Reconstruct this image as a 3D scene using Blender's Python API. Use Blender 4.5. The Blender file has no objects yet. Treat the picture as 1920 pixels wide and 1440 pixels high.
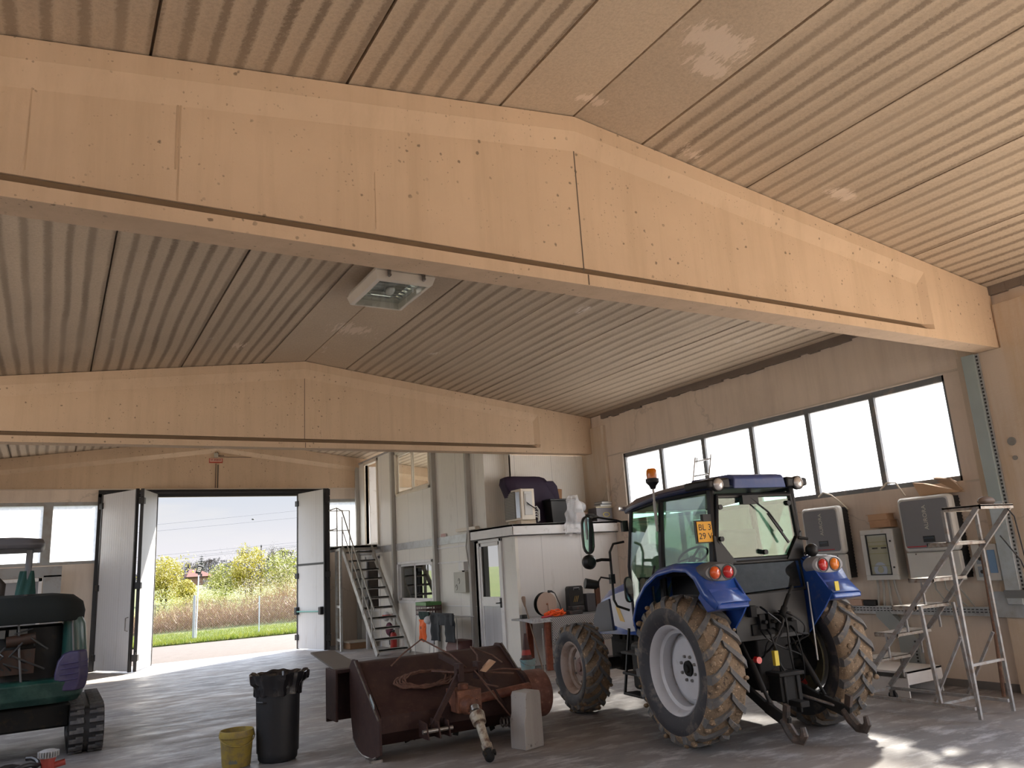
import bpy, math, random
from mathutils import Vector, Matrix, noise
SC = bpy.context.scene
COL = SC.collection
PI = math.pi
random.seed(7)
# ------------------------------------------------------------------ materials
_M = {}
def nt(name):
    m = bpy.data.materials.new(name); m.use_nodes = True
    t = m.node_tree; t.nodes.clear()
    o = t.nodes.new('ShaderNodeOutputMaterial'); b = t.nodes.new('ShaderNodeBsdfPrincipled')
    t.links.new(b.outputs[0], o.inputs[0])
    return m, t, b, o
def nd(t, typ, **kw):
    n = t.nodes.new(typ)
    for k, v in kw.items():
        if k.startswith('_'): setattr(n, k[1:], v)
        else: n.inputs[k.replace('__', ' ')].default_value = v
    return n
def lk(t, a, b): t.links.new(a, b)
def c4(c): return (c[0], c[1], c[2], 1)
def ramp(t, fac, stops):
    r = t.nodes.new('ShaderNodeValToRGB')
    el = r.color_ramp.elements
    while len(el) < len(stops): el.new(0.5)
    for e, (p, c) in zip(el, stops):
        e.position = p; e.color = c4(c) if not isinstance(c, (int, float)) else (c, c, c, 1)
    lk(t, fac, r.inputs[0]); return r
def mix(t, fac, a, b, mode='MIX'):
    n = t.nodes.new('ShaderNodeMix'); n.data_type = 'RGBA'; n.blend_type = mode
    for s, v in ((0, fac), (6, a), (7, b)):
        if isinstance(v, (int, float)): n.inputs[s].default_value = v
        elif isinstance(v, tuple): n.inputs[s].default_value = c4(v)
        else: lk(t, v, n.inputs[s])
    return n.outputs[2]
def coords(t, scale=(1, 1, 1), src='Object'):
    tc = t.nodes.new('ShaderNodeTexCoord'); mp = t.nodes.new('ShaderNodeMapping')
    mp.inputs['Scale'].default_value = scale
    lk(t, tc.outputs[src], mp.inputs[0]); return mp.outputs[0]
def nz(t, vec, scale, detail=4, rough=.55, out=0):
    n = nd(t, 'ShaderNodeTexNoise', Scale=scale, Detail=detail, Roughness=rough)
    lk(t, vec, n.inputs['Vector']); return n.outputs[out]
def bumpn(t, b, h, strength, dist=.01):
    n = nd(t, 'ShaderNodeBump', Strength=strength, Distance=dist)
    lk(t, h, n.inputs['Height']); lk(t, n.outputs[0], b.inputs['Normal']); return n
def mk(name, col, rough=.6, metal=0.0, dirt=None, ds=4.0, dp=(.45, .7), bump=0, bs=40, var=.12, coat=0, stretch=(1, 1, 1)):
    """plain material: tint variation, optional dirt patches of a second colour, optional fine bump"""
    if name in _M: return _M[name]
    m, t, b, o = nt(name)
    v = coords(t, stretch)
    f = nz(t, v, ds * .7, 3)
    lo = tuple(max(0, x * (1 - var)) for x in col); hi = tuple(min(1, x * (1 + var)) for x in col)
    c = mix(t, f, lo, hi)
    if dirt:
        r = ramp(t, nz(t, v, ds, 6, .65), [(dp[0], 0.0), (dp[1], 1.0)])
        c = mix(t, r.outputs[0], c, dirt)
    lk(t, c, b.inputs['Base Color'])
    b.inputs['Roughness'].default_value = rough; b.inputs['Metallic'].default_value = metal
    b.inputs['Coat Weight'].default_value = coat; b.inputs['Coat Roughness'].default_value = .15
    if bump: bumpn(t, b, nz(t, v, bs, 4), bump)
    _M[name] = m; return m
def glass(name, tint=(1, 1, 1), refl=.08, haze=.0, top=.9):
    m, t, b, o = nt(name); t.nodes.remove(b)
    tr = nd(t, 'ShaderNodeBsdfTransparent', Color=c4(tint)); gl = nd(t, 'ShaderNodeBsdfGlossy', Roughness=.02)
    lw = nd(t, 'ShaderNodeLayerWeight', Blend=.35)
    mp = nd(t, 'ShaderNodeMapRange'); mp.inputs[3].default_value = refl; mp.inputs[4].default_value = top
    pw = t.nodes.new('ShaderNodeMath'); pw.operation = 'POWER'; pw.inputs[1].default_value = 2.5
    lk(t, lw.outputs['Facing'], pw.inputs[0]); lk(t, pw.outputs[0], mp.inputs[0])
    mx = t.nodes.new('ShaderNodeMixShader'); lk(t, mp.outputs[0], mx.inputs[0]); lk(t, tr.outputs[0], mx.inputs[1]); lk(t, gl.outputs[0], mx.inputs[2])
    last = mx
    if haze:
        tl = nd(t, 'ShaderNodeBsdfTranslucent', Color=(.85, .87, .9, 1)); df = nd(t, 'ShaderNodeBsdfDiffuse', Color=(.6, .6, .6, 1))
        ad = t.nodes.new('ShaderNodeMixShader'); ad.inputs[0].default_value = .25; lk(t, tl.outputs[0], ad.inputs[1]); lk(t, df.outputs[0], ad.inputs[2])
        r = ramp(t, nz(t, coords(t), 2.2, 6, .7), [(.3, haze * .5), (.8, min(1, haze * 1.8))])
        m2 = t.nodes.new('ShaderNodeMixShader'); lk(t, r.outputs[0], m2.inputs[0]); lk(t, last.outputs[0], m2.inputs[1]); lk(t, ad.outputs[0], m2.inputs[2])
        last = m2
    lk(t, last.outputs[0], o.inputs[0]); _M[name] = m; return m

def m_concrete(name, base, stain, pits=True, streak=True, axis='xz', crack=True):
    m, t, b, o = nt(name)
    v = coords(t)
    c = mix(t, nz(t, v, 1.1, 5, .6), tuple(x * .86 for x in base), tuple(min(1, x * 1.1) for x in base))
    if streak:
        sv = coords(t, (3.0, 3.0, .25))
        r = ramp(t, nz(t, sv, 1.6, 5, .65), [(.46, 0.0), (.74, .7)])
        c = mix(t, r.outputs[0], c, stain)
    big = ramp(t, nz(t, coords(t, (.5, .5, .5)), 1.5, 6, .7), [(.55, 0.0), (.75, .5)])
    c = mix(t, big.outputs[0], c, stain)
    if pits:
        vo = nd(t, 'ShaderNodeTexVoronoi', Scale=9.0); lk(t, v, vo.inputs['Vector'])
        wob = t.nodes.new('ShaderNodeMath'); wob.operation = 'ADD'
        sc = t.nodes.new('ShaderNodeMath'); sc.operation = 'MULTIPLY'; sc.inputs[1].default_value = .35
        lk(t, nz(t, v, 30, 3), sc.inputs[0]); lk(t, vo.outputs['Distance'], wob.inputs[0]); lk(t, sc.outputs[0], wob.inputs[1])
        pr = ramp(t, wob.outputs[0], [(.27, 1.0), (.33, 0.0)])
        sel = ramp(t, nz(t, v, 2.3, 3), [(.46, 0.0), (.56, 1.0)])
        f = t.nodes.new('ShaderNodeMath'); f.operation = 'MULTIPLY'; lk(t, pr.outputs[0], f.inputs[0]); lk(t, sel.outputs[0], f.inputs[1])
        c = mix(t, f.outputs[0], c, tuple(x * .42 for x in base))
        v2 = nd(t, 'ShaderNodeTexVoronoi', Scale=21.0, Randomness=1.0); lk(t, v, v2.inputs['Vector'])
        q = t.nodes.new('ShaderNodeMath'); q.operation = 'MULTIPLY_ADD'; q.inputs[1].default_value = .5; lk(t, nz(t, v, 55, 3), q.inputs[0]); lk(t, v2.outputs['Distance'], q.inputs[2])
        p2 = ramp(t, q.outputs[0], [(.36, .8), (.42, 0.0)]); s2 = ramp(t, nz(t, v, 4.1, 3), [(.48, 0.0), (.6, 1.0)])
        g = t.nodes.new('ShaderNodeMath'); g.operation = 'MULTIPLY'; lk(t, p2.outputs[0], g.inputs[0]); lk(t, s2.outputs[0], g.inputs[1])
        c = mix(t, g.outputs[0], c, tuple(x * .5 for x in base))
    if crack:
        vc = nd(t, 'ShaderNodeTexVoronoi', Scale=.16, _feature='DISTANCE_TO_EDGE')
        dv = t.nodes.new('ShaderNodeVectorMath'); dv.operation = 'ADD'; ns = nz(t, v, 1.2, 4, .6, 1); lk(t, v, dv.inputs[0]); lk(t, ns, dv.inputs[1])
        lk(t, dv.outputs[0], vc.inputs['Vector'])
        cr = ramp(t, vc.outputs['Distance'], [(.0, .35), (.0008, 0.0)])
        c = mix(t, cr.outputs[0], c, tuple(x * .45 for x in base))
    lk(t, c, b.inputs['Base Color']); b.inputs['Roughness'].default_value = .85
    bumpn(t, b, nz(t, v, 18, 6, .7), .35, .01)
    _M[name] = m; return m

LIME = [(4.55, 3.95, .55, .28, 1.75), (4.72, 4.24, .35, .16, 1.8), (7.35, 4.97, .34, .16, 1.8), (4.1, 5.15, .3, .12, 1.7), (5.5, 5.3, .6, .35, 1.35), (4.3, 12.6, .8, .7, 1.5), (2.6, 13.6, .4, .5, 1.45)]
def m_ceiling():
    m, t, b, o = nt('ceiling_tile_concrete')
    v = coords(t)
    sp = t.nodes.new('ShaderNodeSeparateXYZ'); lk(t, v, sp.inputs[0])
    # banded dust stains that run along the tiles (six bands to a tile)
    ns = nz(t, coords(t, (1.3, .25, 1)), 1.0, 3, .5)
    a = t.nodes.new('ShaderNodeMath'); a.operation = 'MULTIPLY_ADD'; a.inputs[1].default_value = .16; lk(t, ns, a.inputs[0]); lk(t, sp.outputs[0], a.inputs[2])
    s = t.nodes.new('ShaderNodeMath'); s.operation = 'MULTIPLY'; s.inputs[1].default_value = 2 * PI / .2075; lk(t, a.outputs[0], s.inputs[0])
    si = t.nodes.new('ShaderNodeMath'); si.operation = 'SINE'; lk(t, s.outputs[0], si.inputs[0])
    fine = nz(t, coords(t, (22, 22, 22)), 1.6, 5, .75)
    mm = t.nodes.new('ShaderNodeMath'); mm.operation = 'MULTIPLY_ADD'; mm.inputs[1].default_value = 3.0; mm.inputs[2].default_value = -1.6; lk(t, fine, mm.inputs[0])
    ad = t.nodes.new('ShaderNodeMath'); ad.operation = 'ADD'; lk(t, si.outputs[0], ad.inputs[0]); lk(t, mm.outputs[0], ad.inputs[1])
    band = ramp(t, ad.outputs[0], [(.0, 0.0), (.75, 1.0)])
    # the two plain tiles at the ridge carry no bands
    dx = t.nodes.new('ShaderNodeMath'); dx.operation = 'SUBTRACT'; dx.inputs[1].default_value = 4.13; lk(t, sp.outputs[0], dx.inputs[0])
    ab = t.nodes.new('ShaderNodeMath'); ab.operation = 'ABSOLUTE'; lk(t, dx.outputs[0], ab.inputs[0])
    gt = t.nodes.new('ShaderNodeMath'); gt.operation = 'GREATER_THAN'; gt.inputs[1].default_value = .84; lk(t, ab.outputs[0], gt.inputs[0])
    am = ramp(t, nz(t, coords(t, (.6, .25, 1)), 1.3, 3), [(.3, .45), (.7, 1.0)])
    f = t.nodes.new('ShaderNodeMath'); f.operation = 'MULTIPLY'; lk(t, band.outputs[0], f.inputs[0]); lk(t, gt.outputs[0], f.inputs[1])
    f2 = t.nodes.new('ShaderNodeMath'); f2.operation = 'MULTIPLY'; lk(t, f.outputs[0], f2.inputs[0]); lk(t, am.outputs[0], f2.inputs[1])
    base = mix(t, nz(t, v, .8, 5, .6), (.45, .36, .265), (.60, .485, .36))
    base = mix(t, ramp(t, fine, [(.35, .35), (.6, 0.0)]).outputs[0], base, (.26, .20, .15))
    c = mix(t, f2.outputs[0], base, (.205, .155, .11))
    # lime run marks
    wv = nz(t, coords(t, (1.1, .8, 1)), 1.0, 2)
    wr = ramp(t, wv, [(.70, 0.0), (.74, 1.0)])
    w2 = ramp(t, nz(t, coords(t, (30, 4, 1)), 1.0, 5, .7), [(.42, 0.0), (.6, 1.0)])
    w = t.nodes.new('ShaderNodeMath'); w.operation = 'MULTIPLY'; lk(t, wr.outputs[0], w.inputs[0]); lk(t, w2.outputs[0], w.inputs[1])
    c = mix(t, w.outputs[0], c, (.72, .64, .55))
    # old whitewash patches and lime fans near the ridge
    for (px, py, rx, ry, th) in LIME:
        mp = t.nodes.new('ShaderNodeMapping'); mp.vector_type = 'POINT'; mp.inputs['Location'].default_value = (-px / rx, -py / ry, 0); mp.inputs['Scale'].default_value = (1 / rx, 1 / ry, 0); lk(t, v, mp.inputs[0])
        ln = t.nodes.new('ShaderNodeVectorMath'); ln.operation = 'LENGTH'; lk(t, mp.outputs[0], ln.inputs[0])
        nn = nz(t, coords(t, (14, 2.5, 1)), 1.4, 6, .75); q = t.nodes.new('ShaderNodeMath'); q.operation = 'MULTIPLY_ADD'; q.inputs[1].default_value = 2.6; lk(t, nn, q.inputs[0]); lk(t, ln.outputs['Value'], q.inputs[2])
        qd = t.nodes.new('ShaderNodeMath'); qd.operation = 'DIVIDE'; qd.inputs[1].default_value = 4.0; lk(t, q.outputs[0], qd.inputs[0])
        c = mix(t, ramp(t, qd.outputs[0], [(th / 4, .8), (th / 4 + .04, 0.0)]).outputs[0], c, (.70, .58, .47))
    lk(t, c, b.inputs['Base Color']); b.inputs['Roughness'].default_value = .9
    bumpn(t, b, fine, .25, .01)
    return m
def m_floor():
    m, t, b, o = nt('polished_concrete_floor')
    v = coords(t)
    c = mix(t, nz(t, v, .9, 6, .65), (.12, .12, .125), (.33, .32, .32))
    w = ramp(t, nz(t, coords(t, (1.4, 3.4, 1)), 1.3, 8, .72), [(.50, 0.0), (.64, .85)])
    c = mix(t, w.outputs[0], c, (.50, .50, .52))
    d = ramp(t, nz(t, coords(t, (.8, 1.5, 1)), 1.1, 8, .7), [(.56, 0.0), (.72, .8)])
    c = mix(t, d.outputs[0], c, (.15, .135, .125))
    wm = ramp(t, nz(t, v, .35, 4), [(.45, 0.0), (.65, .45)])
    c = mix(t, wm.outputs[0], c, (.46, .38, .31))
    vo = nd(t, 'ShaderNodeTexVoronoi', Scale=1.6); lk(t, v, vo.inputs['Vector'])
    sp = ramp(t, vo.outputs['Distance'], [(.03, .7), (.06, 0.0)])
    c = mix(t, sp.outputs[0], c, (.10, .07, .055))
    lk(t, c, b.inputs['Base Color'])
    b.inputs['Specular IOR Level'].default_value = .2
    r = ramp(t, nz(t, coords(t, (1, 2.2, 1)), 1.2, 7, .7), [(.35, .34), (.65, .65)])
    lk(t, r.outputs[0], b.inputs['Roughness'])
    bumpn(t, b, nz(t, coords(t, (1, 2, 1)), 5, 7, .7), .05, .01)
    return m
def m_panel(name, axis, col=(.72, .73, .74), pitch=.055, rough=.38, rib=1):
    """white sandwich panel with fine vertical micro-ribs and wider joints"""
    m, t, b, o = nt(name); v = coords(t)
    sp = t.nodes.new('ShaderNodeSeparateXYZ'); lk(t, v, sp.inputs[0])
    def saw(p):
        x = t.nodes.new('ShaderNodeMath'); x.operation = 'MULTIPLY'; x.inputs[1].default_value = 2 * PI / p; lk(t, sp.outputs[axis], x.inputs[0])
        s = t.nodes.new('ShaderNodeMath'); s.operation = 'SINE'; lk(t, x.outputs[0], s.inputs[0]); return s.outputs[0]
    r1 = ramp(t, saw(pitch), [(.2, 0.0), (.7, 1.0)])
    c = mix(t, nz(t, coords(t, (1, 1, .4)), 1.6, 5), tuple(x * .9 for x in col), col)
    c = mix(t, ramp(t, r1.outputs[0], [(.0, .12 * rib), (.4, 0.0)]).outputs[0], c, tuple(x * .6 for x in col))
    j = t.nodes.new('ShaderNodeMath'); j.operation = 'PINGPONG'; j.inputs[1].default_value = .5; lk(t, sp.outputs[axis], j.inputs[0])
    jr = ramp(t, j.outputs[0], [(.0, .75), (.008, 0.0)])
    c = mix(t, jr.outputs[0], c, (.28, .28, .28))
    c = mix(t, ramp(t, nz(t, coords(t, (2, 2, .6)), 1.7, 7, .7), [(.58, 0.0), (.75, .35)]).outputs[0], c, (.35, .32, .28))
    lk(t, c, b.inputs['Base Color']); b.inputs['Roughness'].default_value = rough
    bumpn(t, b, r1.outputs[0], .35 * rib, .004)
    _M[name] = m; return m
def m_rust(name, a, b_, scale=6, rough=.7):
    m, t, b, o = nt(name); v = coords(t)
    c = mix(t, ramp(t, nz(t, v, scale, 8, .7), [(.38, 0.0), (.62, 1.0)]).outputs[0], a, b_)
    c = mix(t, ramp(t, nz(t, v, scale * 4, 5, .7), [(.6, 0.0), (.75, .6)]).outputs[0], c, tuple(min(1, x * 2.2 + .02) for x in b_))
    lk(t, c, b.inputs['Base Color']); b.inputs['Roughness'].default_value = rough
    bumpn(t, b, nz(t, v, 60, 5), .3, .004); _M[name] = m; return m
def m_mud(name, a, b_, lum=1):
    m, t, b, o = nt(name); v = coords(t)
    c = mix(t, nz(t, v, 9, 8, .7), a, b_)
    c = mix(t, ramp(t, nz(t, v, 34, 4, .7), [(.60, 0.0), (.68, .9)]).outputs[0], c, tuple(min(1, x * 2.4) for x in b_))
    c = mix(t, ramp(t, nz(t, v, 14, 6, .7), [(.32, .85), (.45, 0.0)]).outputs[0], c, (.035, .03, .028))
    lk(t, c, b.inputs['Base Color']); b.inputs['Roughness'].default_value = .95
    bumpn(t, b, nz(t, v, 25, 8, .7), 1.0, .02); _M[name] = m; return m
def m_checker(name):
    m, t, b, o = nt(name); v = coords(t)
    def w(s1, s2):
        mp = t.nodes.new('ShaderNodeVectorMath'); mp.operation = 'DOT_PRODUCT'; mp.inputs[1].default_value = (s1, s1 * .35, s2); lk(t, v, mp.inputs[0])
        s = t.nodes.new('ShaderNodeMath'); s.operation = 'SINE'; lk(t, mp.outputs['Value'], s.inputs[0])
        a = t.nodes.new('ShaderNodeMath'); a.operation = 'ABSOLUTE'; lk(t, s.outputs[0], a.inputs[0]); return a.outputs[0]
    x = t.nodes.new('ShaderNodeMath'); x.operation = 'MINIMUM'; lk(t, w(66, 66), x.inputs[0]); lk(t, w(66, -66), x.inputs[1])
    r = ramp(t, x.outputs[0], [(.25, 1.0), (.45, 0.0)])
    c = mix(t, r.outputs[0], (.16, .16, .17), (.62, .62, .63))
    lk(t, c, b.inputs['Base Color']); b.inputs['Roughness'].default_value = .35; b.inputs['Metallic'].default_value = .4
    bumpn(t, b, r.outputs[0], .6, .004); _M[name] = m; return m
def m_leaf(name, a, b_, trans=.35):
    m, t, b, o = nt(name)
    oi = t.nodes.new('ShaderNodeTexCoord')
    n = nz(t, oi.outputs['Object'], 3.5, 3, .8)
    c = mix(t, ramp(t, n, [(.3, 0.0), (.7, 1.0)]).outputs[0], a, b_)
    lk(t, c, b.inputs['Base Color']); b.inputs['Roughness'].default_value = .6
    tl = t.nodes.new('ShaderNodeBsdfTranslucent'); lk(t, c, tl.inputs[0])
    mx = t.nodes.new('ShaderNodeMixShader'); mx.inputs[0].default_value = trans
    lk(t, b.outputs[0], mx.inputs[1]); lk(t, tl.outputs[0], mx.inputs[2]); lk(t, mx.outputs[0], o.inputs[0])
    _M[name] = m; return m

# ------------------------------------------------------------------ mesh builder
class MB:
    def __init__(s): s.v = []; s.f = []; s.mi = []; s.cur = 0
    def use(s, i): s.cur = i; return s
    def _add(s, vs, fs):
        n = len(s.v); s.v += [tuple(p) for p in vs]; s.f += [tuple(i + n for i in f) for f in fs]; s.mi += [s.cur] * len(fs); return s
    def ab(s, x0, x1, y0, y1, z0, z1):
        vs = [(x, y, z) for z in (z0, z1) for y in (y0, y1) for x in (x0, x1)]
        return s._add(vs, [(0, 2, 3, 1), (4, 5, 7, 6), (0, 1, 5, 4), (2, 6, 7, 3), (0, 4, 6, 2), (1, 3, 7, 5)])
    def box(s, c, d, R=None):
        vs = []
        for k in (-.5, .5):
            for j in (-.5, .5):
                for i in (-.5, .5):
                    p = Vector((i * d[0], j * d[1], k * d[2]))
                    if R is not None: p = R @ p
                    vs.append(p + Vector(c))
        return s._add(vs, [(0, 2, 3, 1), (4, 5, 7, 6), (0, 1, 5, 4), (2, 6, 7, 3), (0, 4, 6, 2), (1, 3, 7, 5)])
    def bar(s, p0, p1, w, h=None, up=(0, 0, 1)):
        """square bar between two points"""
        p0 = Vector(p0); p1 = Vector(p1); h = h or w; d = p1 - p0; L = d.length; d.normalize(); u = Vector(up)
        if abs(d.dot(u)) > .98: u = Vector((0, 1, 0))
        a = d.cross(u).normalized(); b = a.cross(d).normalized()
        R = Matrix((a, d, b)).transposed()
        return s.box((p0 + p1) / 2, (w, L, h), R)
    def cyl(s, p0, p1, r0, r1=None, n=16, caps=True):
        p0 = Vector(p0); p1 = Vector(p1); r1 = r0 if r1 is None else r1; d = (p1 - p0).normalized()
        u = Vector((0, 0, 1)) if abs(d.z) < .9 else Vector((1, 0, 0)); a = d.cross(u).normalized(); b = d.cross(a)
        vs = []
        for p, r in ((p0, r0), (p1, r1)):
            for i in range(n):
                t = 2 * PI * i / n; vs.append(p + a * math.cos(t) * r + b * math.sin(t) * r)
        fs = [(i, (i + 1) % n, n + (i + 1) % n, n + i) for i in range(n)]
        if caps: fs += [tuple(range(n - 1, -1, -1)), tuple(range(n, 2 * n))]
        return s._add(vs, fs)
    def tube(s, pts, r, n=6, closed=False):
        pts = [Vector(p) for p in pts]; m = len(pts); vs = []; prev = None
        for i, p in enumerate(pts):
            if closed: d = pts[(i + 1) % m] - pts[i - 1]
            else: d = pts[min(i + 1, m - 1)] - pts[max(i - 1, 0)]
            d.normalize()
            if prev is None:
                u = Vector((0, 0, 1)) if abs(d.z) < .9 else Vector((1, 0, 0)); a = d.cross(u).normalized()
            else:
                a = (prev - d * prev.dot(d)).normalized()
            prev = a; b = d.cross(a); rr = r[i] if isinstance(r, (list, tuple)) else r
            for k in range(n):
                t = 2 * PI * k / n; vs.append(p + a * math.cos(t) * rr + b * math.sin(t) * rr)
        fs = []
        for i in range(m if closed else m - 1):
            j = (i + 1) % m
            fs += [(i * n + k, i * n + (k + 1) % n, j * n + (k + 1) % n, j * n + k) for k in range(n)]
        if not closed: fs += [tuple(range(n - 1, -1, -1)), tuple((m - 1) * n + k for k in range(n))]
        return s._add(vs, fs)
    def lathe(s, prof, c=(0, 0, 0), axis='z', n=32, a0=0, a1=2 * PI):
        """prof = [(r, h)...] turned round an axis through c"""
        full = abs(a1 - a0 - 2 * PI) < 1e-6; k = n if full else n + 1; vs = []
        for r, h in prof:
            for i in range(k):
                t = a0 + (a1 - a0) * i / n; x, y = r * math.cos(t), r * math.sin(t)
                p = {'z': (x, y, h), 'x': (h, x, y), 'y': (x, h, y)}[axis]
                vs.append((p[0] + c[0], p[1] + c[1], p[2] + c[2]))
        fs = []
        for j in range(len(prof) - 1):
            for i in range(n):
                i2 = (i + 1) % k; fs.append((j * k + i, j * k + i2, (j + 1) * k + i2, (j + 1) * k + i))
        return s._add(vs, fs)
    def prism(s, poly, axis, a, b):
        """poly in the other two axes (x:(y,z) y:(x,z) z:(x,y)) extruded from a to b"""
        n = len(poly); vs = []
        for h in (a, b):
            for u, v in poly: vs.append({'x': (h, u, v), 'y': (u, h, v), 'z': (u, v, h)}[axis])
        fs = [tuple(range(n - 1, -1, -1)), tuple(range(n, 2 * n))] + [(i, (i + 1) % n, n + (i + 1) % n, n + i) for i in range(n)]
        return s._add(vs, fs)
    def loft(s, rings, closed=True, caps=True):
        n = len(rings[0]); vs = [p for r in rings for p in r]; fs = []
        for j in range(len(rings) - 1):
            for i in range(n if closed else n - 1):
                i2 = (i + 1) % n; fs.append((j * n + i, j * n + i2, (j + 1) * n + i2, (j + 1) * n + i))
        if caps and closed: fs += [tuple(range(n - 1, -1, -1)), tuple((len(rings) - 1) * n + i for i in range(n))]
        return s._add(vs, fs)
    def sph(s, c, r, n=16, m=10, sq=(1, 1, 1)):
        vs = []; fs = []
        for j in range(m + 1):
            ph = PI * j / m
            for i in range(n):
                t = 2 * PI * i / n; vs.append((c[0] + r * sq[0] * math.sin(ph) * math.cos(t), c[1] + r * sq[1] * math.sin(ph) * math.sin(t), c[2] + r * sq[2] * math.cos(ph)))
        for j in range(m):
            for i in range(n):
                i2 = (i + 1) % n; fs.append((j * n + i, j * n + i2, (j + 1) * n + i2, (j + 1) * n + i))
        return s._add(vs, fs)
    def poly(s, pts): return s._add(pts, [tuple(range(len(pts)))])
    def grid(s, fn, nu, nv):
        vs = [fn(i / nu, j / nv) for j in range(nv + 1) for i in range(nu + 1)]; w = nu + 1
        return s._add(vs, [(j * w + i, j * w + i + 1, (j + 1) * w + i + 1, (j + 1) * w + i) for j in range(nv) for i in range(nu)])
    def build(s, name, mats, parent=None, world=False, bevel=0, smooth=True, solid=0, ang=.6, seg=2, fix=True):
        me = bpy.data.meshes.new(name)
        vs = s.v
        if parent is not None and world:
            M = parent.matrix_basis.inverted(); vs = [tuple(M @ Vector(p)) for p in vs]
        me.from_pydata(vs, [], s.f)
        if not isinstance(mats, (list, tuple)): mats = [mats]
        for m in mats: me.materials.append(m)
        if len(mats) > 1: me.polygons.foreach_set('material_index', s.mi)
        if fix:
            import bmesh
            bm = bmesh.new(); bm.from_mesh(me); bmesh.ops.recalc_face_normals(bm, faces=bm.faces); bm.to_mesh(me); bm.free()
        if smooth: me.shade_smooth(); me.set_sharp_from_angle(angle=ang)
        me.update()
        o = bpy.data.objects.new(name, me); COL.objects.link(o)
        if parent is not None: o.parent = parent
        if solid:
            md = o.modifiers.new('Solidify', 'SOLIDIFY'); md.thickness = solid; md.offset = 0
        if bevel:
            md = o.modifiers.new('Bevel', 'BEVEL'); md.width = bevel; md.segments = seg; md.limit_method = 'ANGLE'; md.angle_limit = .6
            md.harden_normals = False
        return o
def tag(o, label, cat, group=None, kind=None):
    o['label'] = label; o['category'] = cat
    if group: o['group'] = group
    if kind: o['kind'] = kind
    return o
def thing(name, label, cat, loc=(0, 0, 0), rz=0, group=None):
    o = bpy.data.objects.new(name, None); COL.objects.link(o); o.empty_display_size = .1
    o.location = loc; o.rotation_euler = (0, 0, rz)
    return tag(o, label, cat, group)
def struct(o): o['kind'] = 'structure'; return o
def lab(o, label): o['label'] = label; return o
def text(body, name, size, mat, M, parent, ext=.001, align='CENTER', world=True):
    cu = bpy.data.curves.new(name, 'FONT'); cu.body = body; cu.size = size; cu.extrude = ext; cu.align_x = align; cu.align_y = 'CENTER'
    cu.materials.append(mat); tmp = bpy.data.objects.new(name, cu)
    me = bpy.data.meshes.new_from_object(tmp); bpy.data.objects.remove(tmp); me.name = name
    o = bpy.data.objects.new(name, me); COL.objects.link(o); o.parent = parent
    o.matrix_local = (parent.matrix_basis.inverted() @ M) if (parent is not None and world) else M
    return o
def frame(o, x, y, z=None):
    """4x4 matrix from origin and two in-plane axes"""
    x = Vector(x).normalized(); y = Vector(y).normalized(); z = x.cross(y)
    M = Matrix((x, y, z)).transposed().to_4x4(); M.translation = Vector(o); return M
def catenary(a, b, sag, n=12):
    a = Vector(a); b = Vector(b)
    return [a.lerp(b, i / n) - Vector((0, 0, sag * 4 * (i / n) * (1 - i / n))) for i in range(n + 1)]
# ------------------------------------------------------------------ shared materials
BEAM = m_concrete('beam_concrete', (.62, .465, .325), (.50, .37, .25), crack=False)
WALLC = m_concrete('wall_concrete', (.76, .66, .56), (.60, .51, .43), pits=False)
COLC = m_concrete('column_concrete', (.62, .53, .43), (.50, .36, .20), pits=False)
CEIL = m_ceiling(); FLOOR = m_floor()
PANY = m_panel('sandwich_panel_side', 1, (.88, .86, .80)); PANX = m_panel('sandwich_panel_front', 0, (.88, .86, .80))
DOORP = m_panel('door_panel', 1, (.62, .63, .65), .09, .45)
DOORX = m_panel('door_panel_end', 0, (.62, .63, .65), .09, .45)
WHITE = mk('white_painted_metal', (.80, .80, .80), .35, dirt=(.45, .42, .38), dp=(.6, .8))
CREAM = mk('cream_painted_metal', (.76, .70, .60), .4, dirt=(.4, .36, .3), dp=(.62, .8))
BLACKM = mk('black_painted_steel', (.018, .018, .02), .5)
DARKFR = mk('dark_window_aluminium', (.17, .18, .19), .5, .2, dirt=(.35, .31, .27), dp=(.55, .75))
GREYFR = mk('grey_window_frame', (.36, .37, .37), .5, dirt=(.3, .27, .23))
GALV = mk('galvanised_steel', (.42, .44, .45), .45, .55, dirt=(.28, .28, .28), ds=9, bump=.1, bs=60)
GALVO = mk('weathered_galvanised_steel', (.34, .34, .34), .6, .35, dirt=(.25, .20, .16), ds=12)
DUCT = mk('grey_green_duct_metal', (.36, .43, .43), .45, .3)
RAILG = mk('grey_painted_stair_steel', (.42, .42, .40), .5, dirt=(.3, .27, .23), ds=9)
WINGL = glass('window_glass_dusty', (.97, .98, 1), .05, .6)
CLEARG = glass('clear_glass', (.93, .95, .94), .03, top=.4)
CABG = glass('cab_glass', (.70, .85, .79), .07, .0, .6)
MIRG = None
def m_mirrorglass():
    m, t, b, o = nt('reflecting_door_glass'); t.nodes.remove(b)
    a = nd(t, 'ShaderNodeBsdfGlossy', Roughness=.015, Color=(.9, .92, .9, 1)); d = nd(t, 'ShaderNodeBsdfTransparent', Color=(.35, .36, .36, 1))
    mx = t.nodes.new('ShaderNodeMixShader'); mx.inputs[0].default_value = .55
    lk(t, d.outputs[0], mx.inputs[1]); lk(t, a.outputs[0], mx.inputs[2]); lk(t, mx.outputs[0], o.inputs[0]); return m
MIRG = m_mirrorglass()
MIRROR = mk('mirror_silver', (.8, .82, .84), .03, 1.0, var=0)
RUBBER = mk('black_rubber', (.022, .022, .024), .75, dirt=(.12, .10, .08), ds=7, dp=(.55, .8))
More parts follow.
